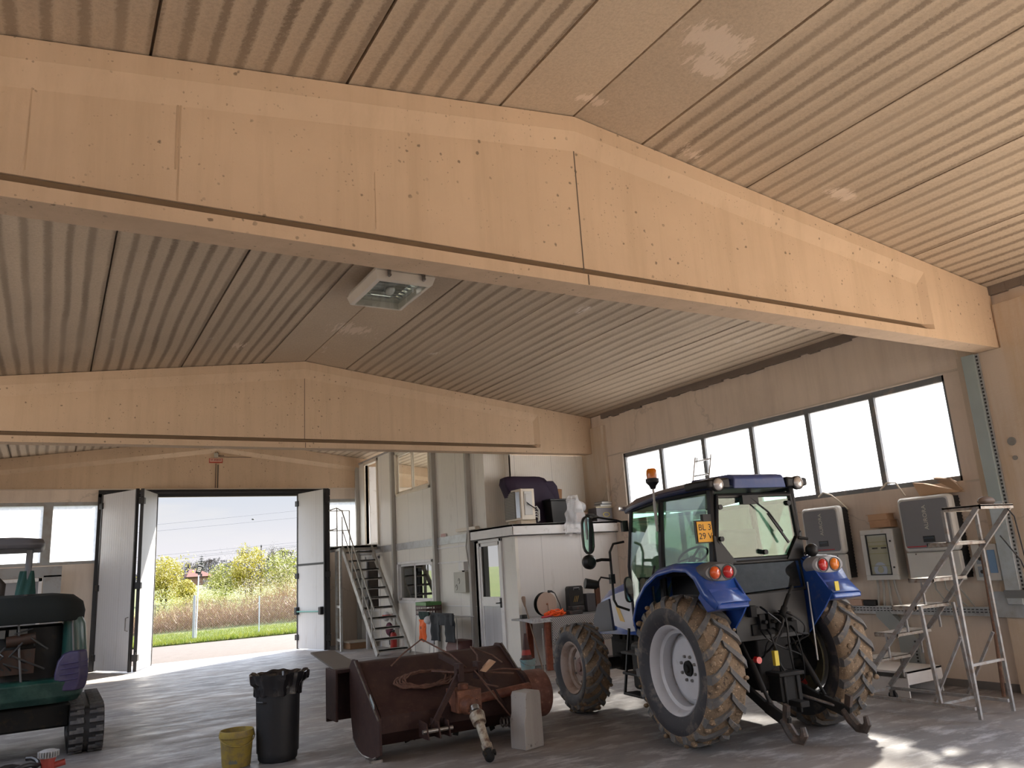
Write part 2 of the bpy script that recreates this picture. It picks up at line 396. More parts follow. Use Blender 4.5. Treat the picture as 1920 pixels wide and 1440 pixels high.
SIDEW = mk('tyre_sidewall_rubber', (.035, .035, .042), .6, dirt=(.20, .17, .14), ds=6, dp=(.52, .75), bump=.2)
MUD = m_mud('dried_mud_brown', (.16, .115, .075), (.36, .265, .175))
LUGM = mk('muddy_lug_rubber', (.13, .13, .13), .85, dirt=(.30, .24, .17), ds=11, dp=(.53, .68), bump=.5, bs=30)
RIMW = mk('pale_grey_rim_paint', (.56, .57, .60), .4, dirt=(.36, .33, .29), ds=7, dp=(.6, .85))
RIMO = mk('olive_rim_paint', (.25, .23, .14), .3, .3, dirt=(.1, .09, .06), ds=5)
BLUE = mk('blue_tractor_paint', (.018, .075, .34), .3, dirt=(.20, .20, .24), ds=6, dp=(.55, .85), coat=.6)
BLUED = mk('navy_roof_paint', (.012, .022, .085), .3, coat=.5)
BLACKP = mk('black_plastic', (.007, .007, .0075), .5)
BLACKF = mk('black_chassis_grime', (.006, .0055, .005), .8, dirt=(.028, .024, .018), ds=8, dp=(.55, .8))
HGREY = mk('hood_grey_panel', (.10, .105, .12), .5)
HWHITE = mk('hood_silver_decal', (.62, .62, .66), .35)
GOLD = mk('gold_decal', (.7, .45, .12), .4)
ORANGE = mk('amber_lens', (.9, .22, .01), .15, coat=.8, var=.3)
REDL = mk('red_lens', (.55, .012, .01), .12, coat=.8, var=.3)
LAMPW = mk('lamp_lens_silver', (.8, .8, .8), .12, .6)
YELL = mk('number_plate_orange', (.85, .42, .02), .5, var=.05)
BLKINK = mk('black_lettering', (.01, .01, .01), .6)
RUSTY = m_rust('dark_red_rusty_paint', (.026, .007, .0065), (.042, .017, .012))
RUSTB = m_rust('bright_rust', (.20, .075, .04), (.33, .16, .09), 9)
STEEL = mk('worn_steel', (.32, .31, .30), .4, .7, dirt=(.12, .09, .07), ds=12)
KERB = m_concrete('kerb_concrete', (.40, .385, .365), (.28, .26, .25), pits=True, crack=False)
BINM = mk('dark_grey_bin_plastic', (.011, .012, .015), .5, dirt=(.03, .03, .033), ds=9, dp=(.6, .8))
BAGB = mk('black_bin_liner', (.012, .012, .014), .22, coat=.4, bump=.8, bs=14)
YBUCK = mk('dirty_yellow_bucket', (.30, .22, .04), .5, dirt=(.20, .15, .06), ds=12, dp=(.45, .65))
INVG = mk('inverter_grey_face', (.20, .21, .235), .5, var=.04)
INVW = mk('inverter_light_casing', (.60, .61, .60), .45, dirt=(.45, .42, .36), dp=(.6, .8))
INVB = mk('inverter_black_heatsink', (.018, .02, .024), .55)
REDST = mk('red_stripe', (.45, .03, .04), .5)
SILV = mk('silver_lettering', (.60, .60, .55), .4)
WOODC = mk('brown_cardboard', (.48, .29, .17), .8, dirt=(.36, .21, .12), ds=6)
WOODD = mk('dark_brown_wood', (.12, .05, .03), .6)
PURP = mk('dark_purple_cover', (.026, .014, .040), .75, bump=.3, bs=9)
PURPP = mk('purple_plastic', (.038, .028, .085), .5, dirt=(.07, .06, .11), ds=8)
EXG = mk('teal_green_paint', (.002, .034, .026), .4, dirt=(.03, .08, .06), ds=5, coat=.3)
EXD = mk('dark_engine_bay', (.012, .012, .011), .7, dirt=(.045, .03, .015), ds=9, dp=(.55, .75))
CHECK = m_checker('diamond_plate_cloth')
RED = mk('red_paint', (.42, .02, .015), .4, dirt=(.2, .04, .02))
ORC = mk('orange_cloth', (.95, .13, .02), .8, bump=.5, bs=20)
GREENP = mk('green_plastic', (.10, .26, .08), .45)
DKGREEN = mk('dark_green_cloth', (.012, .035, .03), .85)
DKCLOTH = mk('charcoal_trousers_cloth', (.05, .055, .06), .9, bump=.4, bs=25)
WCLOTH = mk('pale_cloth', (.6, .6, .62), .85, bump=.4, bs=18)
BEIGE = mk('beige_reel_disc', (.45, .35, .29), .6)
PLASTB = glass('clear_plastic_bag', (.9, .9, .92), .25, .25)
GRAVEL = mk('pale_gravel', (.056, .046, .043), .95, dirt=(.044, .036, .033), ds=3, bump=.8, bs=60)
GRASSG = mk('grass_soil_green', (0.05775, 0.0825, 0.01238), .95, dirt=(0.04125, 0.066, 0.00825), ds=2, bump=.6, bs=30)
GRASSB = m_leaf('grass_blade_green', (0.066, 0.1196, 0.01238), (0.1733, 0.1815, 0.02475), .4)
FIELD = mk('bright_meadow', (0.04092, 0.0561, 0.0033), .95, dirt=(0.0561, 0.0627, 0.00462), ds=.15)

YARD = mk('pale_bounce_yard', (.46, .39, .31), .9, dirt=(.36, .30, .235), ds=1.5)  # unseen yard, made pale to bounce warm light into the hall
# ------------------------------------------------------------------ camera
def make_camera():
    f = 1464.766; yaw, p, r = 0.53591212, 0.22860137, -0.06297313
    F = Vector((math.sin(yaw) * math.cos(p), math.cos(yaw) * math.cos(p), math.sin(p)))
    rt = Vector((math.cos(yaw), -math.sin(yaw), 0)); up = rt.cross(F)
    X = rt * math.cos(r) + up * math.sin(r); U = -rt * math.sin(r) + up * math.cos(r)
    M = Matrix((X, U, -F)).transposed().to_4x4(); M.translation = (0, 0, 2.0)
    cd = bpy.data.cameras.new('camera'); cd.sensor_width = 36; cd.lens = f / 1920 * 36; cd.clip_end = 900; cd.clip_start = .05
    o = bpy.data.objects.new('camera', cd); COL.objects.link(o); o.matrix_world = M; SC.camera = o
make_camera()
XR, XL, XC = 11.0, -2.74, 4.13
def zc(x): return 6.21 - .128 * abs(x - XC)
def holes(mb, axis, a, b, u0, u1, z0, z1, ops):
    """wall slab between a and b on its thin axis, u0..u1 along, with rectangular openings (u0,u1,z0,z1)"""
    us = sorted({u0, u1} | {min(max(o[i], u0), u1) for o in ops for i in (0, 1)}); zs = sorted({z0, z1} | {min(max(o[i], z0), z1) for o in ops for i in (2, 3)})
    for i in range(len(us) - 1):
        for j in range(len(zs) - 1):
            um = (us[i] + us[i + 1]) / 2; zm = (zs[j] + zs[j + 1]) / 2
            if us[i + 1] - us[i] < 1e-6 or zs[j + 1] - zs[j] < 1e-6 or any(o[0] < um < o[1] and o[2] < zm < o[3] for o in ops): continue
            if axis == 'x': mb.ab(a, b, us[i], us[i + 1], zs[j], zs[j + 1])
            else: mb.ab(us[i], us[i + 1], a, b, zs[j], zs[j + 1])
    return mb
# ground outside, floor, ceiling
struct(MB().ab(XL - .2, XR + .2, -4.2, 24.45, -.12, 0).build('floor', FLOOR, smooth=False))
struct(MB().ab(-70, 90, 12, 31.9, -.3, -.03).build('ground', GRAVEL, smooth=False))
struct(MB().ab(-70, 90, -60, 12, -.3, -.03).build('ground_yard', YARD, smooth=False))
JOINTS = (-2.5, -1.05, .40, 1.86, 3.305, 4.13, 4.965, 6.42, 7.86, 9.33, 10.78)
def ceil_fn(u, v):
    x = XL - .2 + u * (XR - XL + .4); y = -4.3 + v * 28.8; z = zc(x)
    if abs(x - XC) > .84: z += .003 * math.sin(x * 2 * PI / .2075)
    d = min(abs(x - j) for j in JOINTS)
    if d < .010: z += .04
    return (x, y, z)
cb = MB().grid(ceil_fn, 2600, 1)
cb.build('ceiling', CEIL, smooth=False, fix=False)['kind'] = 'structure'
roof = MB()
for s in (-1, 1):
    xe = XC + s * (XR - XC + .5)
    roof.prism([(XC, zc(XC) + .08), (xe, zc(xe) + .08), (xe, zc(xe) + .28), (XC, zc(XC) + .28)], 'y', -4.4, 24.6)
struct(roof.build('roof_slab', COLC, smooth=False))
# beams
def beam(yc, name='concrete_beam'):
    mb = MB(); rings = []; h = .145; zb = 4.465
    for x in (XL, -1.25, -1.12, .4, XC, 7.5, 9.38, 9.5, XR - .03):
        end = x < -1.2 or x > 9.45; w = h if end else .085; g_ = w - (.0 if end else .06); t = zc(x) - .012
        half = [(-h, zb), (-h, zb + .11), (-g_, zb + .125), (-g_, zb + .185), (-w, zb + .19), (-w, t - (.17 if end else .34)), (-h, t - .16), (-h, t)]
        pr = half + [(-a, b) for a, b in reversed(half)]
        rings.append([(x, yc + a, b) for a, b in pr])
    mb.loft(rings)
    return struct(mb.build(name, BEAM, smooth=False, bevel=.008))
beam(5.6); beam(15.05); beam(-3.9)
for yc in (5.6, 15.05):  # dark strip painted on the web as the shade above the lower flange
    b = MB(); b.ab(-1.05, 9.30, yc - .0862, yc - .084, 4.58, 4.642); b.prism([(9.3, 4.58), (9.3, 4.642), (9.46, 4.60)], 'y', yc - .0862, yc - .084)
    struct(b.build('trim_shade_line', mk('painted_ledge_shade', (.17, .115, .07), .95, var=.25)))
# formwork joint line down the ridge of each beam
for yc in (5.6, 15.05):
    struct(MB().ab(XC - .006, XC + .006, yc - .0865, yc - .083, 4.62, 5.86).build('trim_joint_line', mk('dark_joint', (.12, .095, .075), .9)))
for x, za, zb, w in ((.62, 4.66, 5.46, .006), (.60, 4.9, 5.5, .007), (-.30, 4.7, 5.3, .004), (2.1, 4.7, 5.2, .003)):
    struct(MB().ab(x - w, x + w, 5.513, 5.516, za, zb).build('trim_run_stain', mk('run_stain', (.48, .35, .235), .95, var=.3)))
b = MB(); b.ab(XC - .006, XC + .006, 5.452, 5.456, 4.47, 4.57); b.ab(XC - .006, XC + .006, 14.902, 14.906, 4.47, 4.57); struct(b.build('trim_joint_mark', mk('dark_joint', (.12, .095, .075), .9)))
# columns with a forked head that holds the beam end
def column(yc, x0, x1, a=.5, b=.45):
    mb = MB()
    mb.ab(x0, x1, yc - a - .15, yc + b, 0, 4.46)
    sgn = -1 if x0 > 5 else 1; xi, xo = (x0, x1) if sgn < 0 else (x1, x0)
    for y0, y1 in ((yc - a - .15, yc - .15), (yc + .15, yc + b)):
        if sgn < 0: pl = [(xo, y0), (xi + .03, y0), (xi, y0 + .05), (xi, y1 - .03), (xi + .02, y1), (xo, y1)]
        else: pl = [(xo, y0), (xi - .03, y0), (xi, y0 + .05), (xi, y1 - .03), (xi - .02, y1), (xo, y1)]
        mb.prism(pl, 'z', 4.46, 5.06)
    return struct(mb.build('column', COLC, smooth=False))
for yc in (5.6, 15.05, -3.8): column(yc, 10.9, 11.06); column(yc, XL - .06, XL + .1)
# side walls with window bands, plus unseen openings added for daylight
WY = [(-3.2, 4.3), (6.33, 13.86), (15.95, 23.4)]
for nm, a, b, x in (('wall_right', XR, XR + .2, XR), ('wall_left', XL - .2, XL, XL)):
    ops = [(y0, y1, 2.78, 4.31) for y0, y1 in WY]
    if nm == 'wall_left': ops[1:] = [(6.4, 14.2, 2.2, 5.0), (15.7, 21.0, 2.2, 5.0)]   # unseen open strips, added to let more daylight in
    if nm == 'wall_right': ops[0] = (-3.2, 4.3, 0, 4.31)   # unseen doorway added in the nearest bay so sun lights the floor
    mb = holes(MB(), 'x', a, b, -4.2, 24.45, -.1, 5.5, ops)
    struct(mb.build(nm, WALLC, smooth=False))
struct(MB().ab(10.975, 11.0, -4, 14.3, 0, .1).build('baseboard_right', mk('grey_skirting_band', (.17, .165, .165), .7)))
# ragged mortar seam under the ceiling and pale joint strips between precast wall panels
MORT = mk('mortar_pale', (.60, .53, .45), .9, bump=.6, bs=30); MORTD = mk('dark_mortar', (.22, .18, .15), .95, bump=.8, bs=20)
sm = MB()
for k in range(90):
    y0 = -4 + k * .205; sm.ab(10.93, 11.0, y0, y0 + .21, 5.24 - random.uniform(0, .05), 5.36)
struct(sm.build('trim_mortar_seam', MORTD, smooth=False))
tr = MB()
for z in (2.76, 4.335):
    for y0, y1 in ((5.95, 6.3), (13.9, 14.5)): tr.ab(10.985, 11.0, y0, y1, z - .014, z + .014)
tr.ab(10.99, 11.0, 6.3, 13.9, 4.318, 4.345)
struct(tr.build('trim_panel_joint', MORT, smooth=False))
def band_window(n, x, y0, y1, z0, z1, ys, sgn):
    """steel-framed strip of fixed panes set in a side wall"""
    r = bpy.data.objects.new('window_%d' % n, None); COL.objects.link(r); r.location = (x, y0, z0); r['kind'] = 'structure'; r['label'] = 'strip window of tall dusty panes in a dark frame'
    fr = MB(); xa, xb = x + sgn * .03, x + sgn * .10
    xa, xb = min(xa, xb), max(xa, xb)
    fr.ab(xa, xb, y0, y1, z1 - .09, z1); fr.ab(xa, xb, y0, y1, z0, z0 + .075)
    fr.ab(xa, xb, y0, y0 + .05, z0, z1); fr.ab(xa, xb, y1 - .06, y1, z0, z1)
    for y in ys: fr.ab(xa - .01, xb, y - .045, y + .045, z0 + .07, z1 - .08)
    o = fr.build('window_frame', DARKFR, r, True, bevel=.004); o['kind'] = 'structure'
    e = [y0 + .05] + list(ys) + [y1 - .06]
    for a, b in zip(e[:-1], e[1:]):
        p = MB().ab(xa + .03, xa + .036, a + .03, b - .03, z0 + .06, z1 - .08).build('pane', WINGL, r, True, smooth=False); p['kind'] = 'structure'
YM = (7.55, 8.80, 10.07, 11.33, 12.60)
band_window(1, XR, 6.33, 13.86, 2.78, 4.31, YM, 1)
band_window(3, XR, 15.95, 23.4, 2.78, 4.31, (17.2, 18.45, 19.7, 20.95, 22.2), 1)
for k, (y0, y1) in enumerate(WY[:1]): band_window(4 + k, XL, y0, y1, 2.78, 4.31, [y0 + 1.25 * i for i in range(1, 6)], -1)

# wall behind the camera with an unseen open strip, added under the roof to bring light
mb = MB(); mb.ab(XL - .2, XR + .2, -4.3, -4.1, -.1, 2.9)
for x in (-2.0, 1.2, 4.1, 7.0, 10.2): mb.ab(x - .1, x + .1, -4.3, -4.1, 2.9, 5.0)
struct(mb.build('wall_back', WALLC, smooth=False))
# door wall at the far end
YD = 24.2
mb = MB()
holes(mb, 'y', YD, YD + .22, XL, XR, -.1, 4.74, [(-2.6, 1.10, 2.76, 4.40), (1.10, 7.36, -.2, 4.52), (7.41, 10.7, 2.86, 4.40)])
struct(mb.build('wall_front', WALLC, smooth=False))
rings = []
for x in (XL, .5, XC, 8, XR):
    t = zc(x) - .01; d = .20
    half = [(YD - .16, 4.72), (YD - .16, t - .42), (YD - .26, t - .30), (YD - .26, t), (YD + .3, t), (YD + .3, 4.72)]
    rings.append([(x, a, b) for a, b in half])
struct(MB().loft(rings).build('lintel_beam', BEAM, smooth=False))
struct(MB().ab(XL, XR, YD - .185, YD - .15, 4.70, 4.73).build('trim_lintel_edge', MORT, smooth=False))
tj = MB().ab(4.07, 4.10, YD - .175, YD - .155, 4.74, 5.42); struct(tj.build('trim_joint_line', mk('dark_joint', (.12, .095, .075), .9)))
def end_window(n, x0, x1, z0, z1, xs):
    r = bpy.data.objects.new('window_%d' % n, None); COL.objects.link(r); r.location = (x0, YD, z0); r['kind'] = 'structure'
    fr = MB(); ya, yb = YD + .04, YD + .12
    fr.ab(x0, x1, ya, yb, z1 - .09, z1); fr.ab(x0, x1, ya, yb, z0, z0 + .08); fr.ab(x0, x0 + .07, ya, yb, z0, z1); fr.ab(x1 - .07, x1, ya, yb, z0, z1)
    for x in xs: fr.ab(x - .11, x + .11, ya - .01, yb, z0, z1)
    fr.build('window_frame', GREYFR, r, True, bevel=.004)['kind'] = 'structure'
    e = [x0] + list(xs) + [x1]
    for a, b in zip(e[:-1], e[1:]):
        MB().ab(a + .06, b - .06, ya + .03, ya + .036, z0 + .07, z1 - .08).build('pane', WINGL, r, True, smooth=False)['kind'] = 'structure'
end_window(7, -2.6, 1.10, 2.76, 4.40, (-1.5, -.13)); end_window(8, 7.41, 10.7, 2.86, 4.40, (8.5, 9.6))

# folding door: dark steel frame with head track, leaves folded to each side
dr = bpy.data.objects.new('door_1', None); COL.objects.link(dr); dr.location = (XC, YD, 0); dr['kind'] = 'structure'
fr = MB(); fr.ab(1.02, 7.44, YD - .12, YD - .02, 4.50, 4.70); fr.ab(1.02, 1.14, YD - .12, YD, 0, 4.6); fr.ab(7.30, 7.42, YD - .12, YD, 0, 4.6)
fr.ab(1.2, 7.3, YD - .22, YD - .12, 4.60, 4.655)
fr.build('door_frame', BLACKM, dr, True, bevel=.005)['kind'] = 'structure'
def leaf(p0, p1, name, bar=None, z0=.04, z1=4.55, handles=(), midrail=None, seal0=True, seal1=True):
    """one folding leaf standing between floor points p0 and p1"""
    a = Vector((*p0, 0)); b = Vector((*p1, 0)); d = (b - a); L = d.length; d.normalize()
    r = bpy.data.objects.new(name, None); COL.objects.link(r); r.location = a; r.rotation_euler = (0, 0, math.atan2(d.y, d.x)); r['kind'] = 'structure'
    MB().ab(.05, L - .05, -.025, .025, z0, z1).build('door_panel', m_leafx, r, smooth=False)['kind'] = 'structure'
    e = MB()
    e.ab(0, .05, -.04, .04, z0 - .02, z1 + .02); e.ab(L - .05, L, -.04, .04, z0 - .02, z1 + .02)
    if midrail: e.ab(.05, L - .05, -.032, .032, midrail - .03, midrail + .03)
    e.build('edge_seal', BLACKM, r, bevel=.004)['kind'] = 'structure'
    for z in (.35, 2.1, 4.25):
        h = MB(); h.ab(-.05, .09, -.07, .07, z - .08, z + .08); h.cyl((-.02, .0, z - .12), (-.02, 0, z + .12), .022)
        h.build('hinge', BLACKM, r, bevel=.004)['kind'] = 'structure'
    return r
m_leafx = m_panel('door_leaf_panel', 0, (.60, .61, .63), .10, .45)
lf = leaf((1.13, 23.95), (1.87, 22.55), 'door_2'); hb = MB(); hb.tube([(1.45, -.03, 1.0), (1.45, -.10, 1.02), (1.45, -.10, 1.32), (1.45, -.03, 1.34)], .012)
hb.build('handle', STEEL, lf)
lf = leaf((1.97, 22.55), (2.46, 23.85), 'door_3'); MB().tube([(1.30, -.03, 1.25), (1.32, -.09, 1.25), (1.32, -.09, 1.6), (1.30, -.03, 1.6)], .012).build('handle', STEEL, lf)
lf = leaf((6.44, 24.1), (6.88, 22.75), 'door_4', midrail=2.42)
pb = MB(); pb.cyl((.10, -.10, 1.08), (1.32, -.10, 1.08), .022)
pb.build('panic_bar', mk('green_push_bar', (.10, .30, .26), .4), lf)
for u in (.06, 1.28):
    MB().box((u, -.07, 1.1), (.13, .12, .22)).build('bar_bracket', BLACKM, lf, bevel=.02)
leaf((6.95, 22.75), (7.33, 24.05), 'door_5')
# far-left panel leaning below the end window (grey spare window unit)
t = thing('spare_window_unit', 'large grey framed window unit standing against the far wall behind the digger', 'window unit', (-.4, 23.9, 0))
f = MB(); f.ab(-2.0, .27, 23.72, 23.80, .0, .12); f.ab(-2.0, .27, 23.72, 23.80, 2.45, 2.72); f.ab(-.13, .27, 23.72, 23.80, .1, 2.5); f.ab(-2.0, -1.7, 23.72, 23.80, .1, 2.5)
f.build('frame', GREYFR, t, True, bevel=.006)
f = MB(); f.ab(-1.7, -.13, 23.70, 23.74, 2.36, 2.44); f.ab(-.23, -.15, 23.70, 23.74, .1, 2.44)
f.build('sash', WHITE, t, True)
MB().ab(-1.7, -.15, 23.755, 23.765, .12, 2.4).build('pane', mk('dull_pane', (.30, .31, .33), .25), t, True)

# ------------------------------------------------------------------ office block of sandwich panels
XO = 8.35
mb = holes(MB(), 'x', XO, XO + .08, 15.55, YD, 0, 5.50, [(18.56, 20.82, 4.16, 5.30), (18.56, 20.82, 1.27, 2.24), (22.33, 23.36, 2.93, 5.36), (22.35, 23.35, 1.05, 2.45)])
struct(mb.build('wall_office_side', PANY, smooth=False))
mb = MB(); mb.ab(XO + .08, 8.95, 15.55, 15.63, 2.6, 5.4); mb.ab(8.90, 8.95, 15.30, 15.6, 2.6, 5.4); struct(mb.build('wall_office_return', PANX, smooth=False))
struct(MB().ab(8.90, XR, 15.28, 15.36, 2.6, 4.46).build('wall_office_front', PANX, smooth=False))
struct(MB().ab(XO + .08, XR, 15.6, YD, 2.66, 2.86).build('floor_office', WHITE, smooth=False))
t_ = MB().ab(XO - .02, XO, 15.6, YD, 5.44, 5.50); t_.ab(XO - .03, XO, 16.2, YD - .1, 2.62, 2.80); struct(t_.build('trim_office_edge', mk('office_flashing', (.5, .51, .53), .35, .3, dirt=(.35, .34, .34), ds=5), smooth=False))
sp_ = MB()
for y in (20.98, 18.2, 16.27, 24.0): sp_.ab(XO - .115, XO - .005, y - .055, y + .055, 0, 5.62)
for k, y in enumerate((20.98, 18.2, 16.27, 24.0)):
    struct(MB().ab(XO - .115, XO - .005, y - .055, y + .055, 0, zc(XO) - .03).build('column_steel', mk('grey_steel_post', (.47, .46, .43), .5), bevel=.006))
tr = MB(); tr.ab(XO - .03, XO, 16.3, 18.15, 2.52, 2.55); tr.ab(XO - .035, XO, 16.3, 18.15, 2.16, 2.20); tr.ab(XO - .03, XO, 16.2, 18.1, 1.16, 1.18)
struct(tr.build('trim_panel_strip', WHITE, smooth=False))
def sash_window(n, y0, y1, z0, z1, mat_f, mat_g):
    r = bpy.data.objects.new('window_%d' % n, None); COL.objects.link(r); r.location = (XO, y0, z0); r['kind'] = 'structure'
    f = MB(); x0, x1 = XO - .03, XO + .09
    f.ab(x0, x1, y0, y1, z0, z0 + .07); f.ab(x0, x1, y0, y1, z1 - .07, z1); f.ab(x0, x1, y0, y0 + .07, z0, z1); f.ab(x0, x1, y1 - .07, y1, z0, z1)
    f.build('window_frame', mat_f, r, True, bevel=.006)['kind'] = 'structure'
    ym = (y0 + y1) / 2
    for a, b, xx in ((y0 + .07, ym + .03, XO + .0), (ym - .03, y1 - .07, XO + .04)):
        s = MB(); s.ab(xx, xx + .03, a, b, z0 + .07, z0 + .13); s.ab(xx, xx + .03, a, b, z1 - .13, z1 - .07); s.ab(xx, xx + .03, a, a + .06, z0 + .07, z1 - .07); s.ab(xx, xx + .03, b - .06, b, z0 + .07, z1 - .07)
        s.build('sash', mat_f, r, True, bevel=.004)['kind'] = 'structure'
        MB().ab(xx + .012, xx + .018, a + .05, b - .05, z0 + .12, z1 - .12).build('pane', mat_g, r, True, smooth=False)['kind'] = 'structure'
    return r
sash_window(9, 18.50, 20.88, 4.10, 5.36, CREAM, CLEARG)
sash_window(10, 18.50, 20.88, 1.21, 2.30, WHITE, MIRG)
# door frame of the upper room, and the office door under the stair
r = bpy.data.objects.new('door_6', None); COL.objects.link(r); r.location = (XO, 22.85, 2.9); r['kind'] = 'structure'
f = MB(); f.ab(XO - .04, XO + .10, 22.26, 22.34, 2.86, 5.42); f.ab(XO - .04, XO + .10, 23.36, 23.44, 2.86, 5.42); f.ab(XO - .04, XO + .10, 22.26, 23.44, 5.34, 5.44)
f.build('door_frame', CREAM, r, True, bevel=.006)['kind'] = 'structure'
f = MB().ab(XO + .1, XO + 1.05, 23.30, 23.34, 2.88, 5.3); f.build('door_leaf', WHITE, r, True)['kind'] = 'structure'
r = bpy.data.objects.new('door_7', None); COL.objects.link(r); r.location = (XO, 22.85, 0); r['kind'] = 'structure'
f = MB(); f.ab(XO - .03, XO + .05, 22.25, 22.36, 0, 2.55); f.ab(XO - .03, XO + .05, 23.34, 23.44, 0, 2.55); f.ab(XO - .03, XO + .05, 22.25, 23.44, 2.45, 2.58); f.ab(XO - .03, XO, 22.36, 23.34, .95, 1.07)
f.build('door_frame', WHITE, r, True, bevel=.006)['kind'] = 'structure'
MB().ab(XO + .01, XO + .02, 22.36, 23.34, 1.06, 2.46).build('pane', mk('dark_door_glass', (.01, .01, .012), .08), r, True)['kind'] = 'structure'

# ------------------------------------------------------------------ lean-to cabin (low shed) against the block
YS = 14.35
mb = holes(MB(), 'x', XO, XO + .07, YS, 16.2, 0, 2.72, [(14.92, 15.98, .02, 2.60)])
struct(mb.build('wall_cabin_side', PANY, smooth=False))
mb = MB(); mb.ab(XO + .07, XR, YS, YS + .07, 0, 2.72); struct(mb.build('wall_cabin_front', m_panel('cabin_front_panel', 0, (.78, .77, .76), .11, .35, .15), smooth=False))
mb = MB(); mb.ab(XO - .09, XR, YS - .09, 16.2, 2.60, 2.63); mb.ab(XO - .09, XR, YS - .09, 16.2, 2.80, 2.85); mb.ab(XO - .09, XR, YS - .09, YS - .07, 2.60, 2.85); mb.ab(XO - .09, XO - .07, YS - .09, 16.2, 2.60, 2.85)
struct(mb.build('roof_cabin', WHITE, smooth=False, bevel=.006))
struct(MB().ab(XO - .11, XO + .01, 15.9, 16.9, 2.86, 2.93).build('trim_cable_tray', CREAM, smooth=False))
r = bpy.data.objects.new('door_8', None); COL.objects.link(r); r.location = (XO, 15.45, 0); r['kind'] = 'structure'
f = MB()
f.ab(XO - .035, XO + .06, 14.90, 14.99, 0, 2.62); f.ab(XO - .035, XO + .06, 15.93, 16.03, 0, 2.62); f.ab(XO - .035, XO + .06, 14.90, 16.03, 2.54, 2.64)
f.build('door_frame', WHITE, r, True, bevel=.006)['kind'] = 'structure'
f = MB(); f.ab(XO - .02, XO + .03, 14.99, 15.93, .03, .12); f.ab(XO - .02, XO + .03, 14.99, 15.93, 2.46, 2.54); f.ab(XO - .02, XO + .03, 14.99, 15.07, .03, 2.54); f.ab(XO - .02, XO + .03, 15.85, 15.93, .03, 2.54); f.ab(XO - .022, XO + .03, 14.99, 15.93, 1.18, 1.38)
f.build('door_leaf', WHITE, r, True, bevel=.006)['kind'] = 'structure'
MB().ab(XO - .005, XO + .01, 15.05, 15.87, .1, 1.2).build('door_panel', m_panel('cabin_door_lower', 1, (.60, .61, .63), .3, .3), r, True)['kind'] = 'structure'
MB().ab(XO, XO + .006, 15.05, 15.87, 1.36, 2.48).build('pane', MIRG, r, True, smooth=False)['kind'] = 'structure'
h = MB(); h.ab(XO - .05, XO - .02, 15.00, 15.05, 1.16, 1.36); h.cyl((XO - .06, 15.02, 1.26), (XO - .06, 15.19, 1.25), .013); h.cyl((XO - .06, 15.02, 1.26), (XO - .02, 15.02, 1.26), .013)
h.build('handle', BLACKM, r, True)
# ------------------------------------------------------------------ tractor (local axes: x to its side, y forward, z up; origin under the rear axle)
TR = thing('tractor', 'blue farm tractor with muddy tyres and a glazed cab, parked on the shed floor', 'tractor', (7.01, 6.83, 0), -math.radians(7.8))
def tyre_part(cx, cy, R, W, rr, nlug, s, seed, lugh=.045):
    """agricultural tyre round the x axis with chevron lugs; s = +1/-1 side"""
    rnd = random.Random(seed); mb = MB(); h = W / 2
    prof = [(rr, -h * .78), (rr + .035, -h * .86), (rr + (R - rr) * .35, -h * 1.02), (rr + (R - rr) * .62, -h * 1.0), (R - .075, -h * .93), (R - .045, -h * .80), (R - .03, -h * .4), (R - .028, 0)]
    prof = prof + [(a, -b) for a, b in reversed(prof[:-1])]
    n = 96; k = len(prof); vs = []
    for j, (r, x) in enumerate(prof):
        for i in range(n):
            t = 2 * PI * i / n; d = 0
            if 4 <= j <= k - 5:
                d = noise.noise(Vector((x * 9, math.cos(t) * 7 * R + seed, math.sin(t) * 7 * R))) * .018
            vs.append((cx + x, cy - (r + d) * math.cos(t), R + (r + d) * math.sin(t)))
    fs = []; mi = []
    for j in range(k - 1):
        for i in range(n):
            fs.append((j * n + i, j * n + (i + 1) % n, (j + 1) * n + (i + 1) % n, (j + 1) * n + i)); mi.append(0 if (j < 3 or j > k - 5) else 1)
    mb.v = vs; mb.f = fs; mb.mi = mi
    mb.use(2)
    dphi = .30 * .78 / R
    for side in (-1, 1):
        for q in range(nlug):
            p0 = 2 * PI * (q + (.25 if side > 0 else -.25)) / nlug
            ns = 5; top = []; bw = .030 * (R / .78) ** .5
            rings = []
            for a in range(ns + 1):
                u = a / ns; x = side * (-.02 + (h * 1.0 + .02) * u); ph = p0 - dphi * (u ** .85)
                ro = R + .004 - .018 * u * u + rnd.uniform(-.004, .004) - (.03 if u == 1 else 0); ri = R - .06 - .05 * u * u
                w = (bw * (1 + .35 * u)) / R
                ring = []
                for (dp, rad) in ((-w * 1.25, ri), (-w, ro), (w, ro), (w * 1.35, ri)):
                    ang = ph + dp; ring.append((cx + x, cy - rad * math.cos(ang), R + rad * math.sin(ang)))
                rings.append(ring)
            xe = side * h * .99; ph = p0 - dphi; ring = []
            for (dp, rad) in ((-.045, R - .16), (-.04, R - .10), (.04, R - .10), (.05, R - .16)):
                ring.append((cx + xe, cy - rad * math.cos(ph + dp), R + rad * math.sin(ph + dp)))
            rings.append(ring); mb.loft(rings)
    # clods of mud packed between the lugs
    mb.use(1)
    for q in range(int(nlug * 5.5)):
        t = rnd.uniform(0, 2 * PI); x = rnd.uniform(-h * .95, h * .95); r = R - .030
        mb.sph((cx + x, cy - r * math.cos(t), R + r * math.sin(t)), rnd.uniform(.014, .030), 7, 5, (1.5, 1.1, 1.1))
    return mb.build('tyre', [SIDEW, MUD, LUGM], TR, ang=.7)
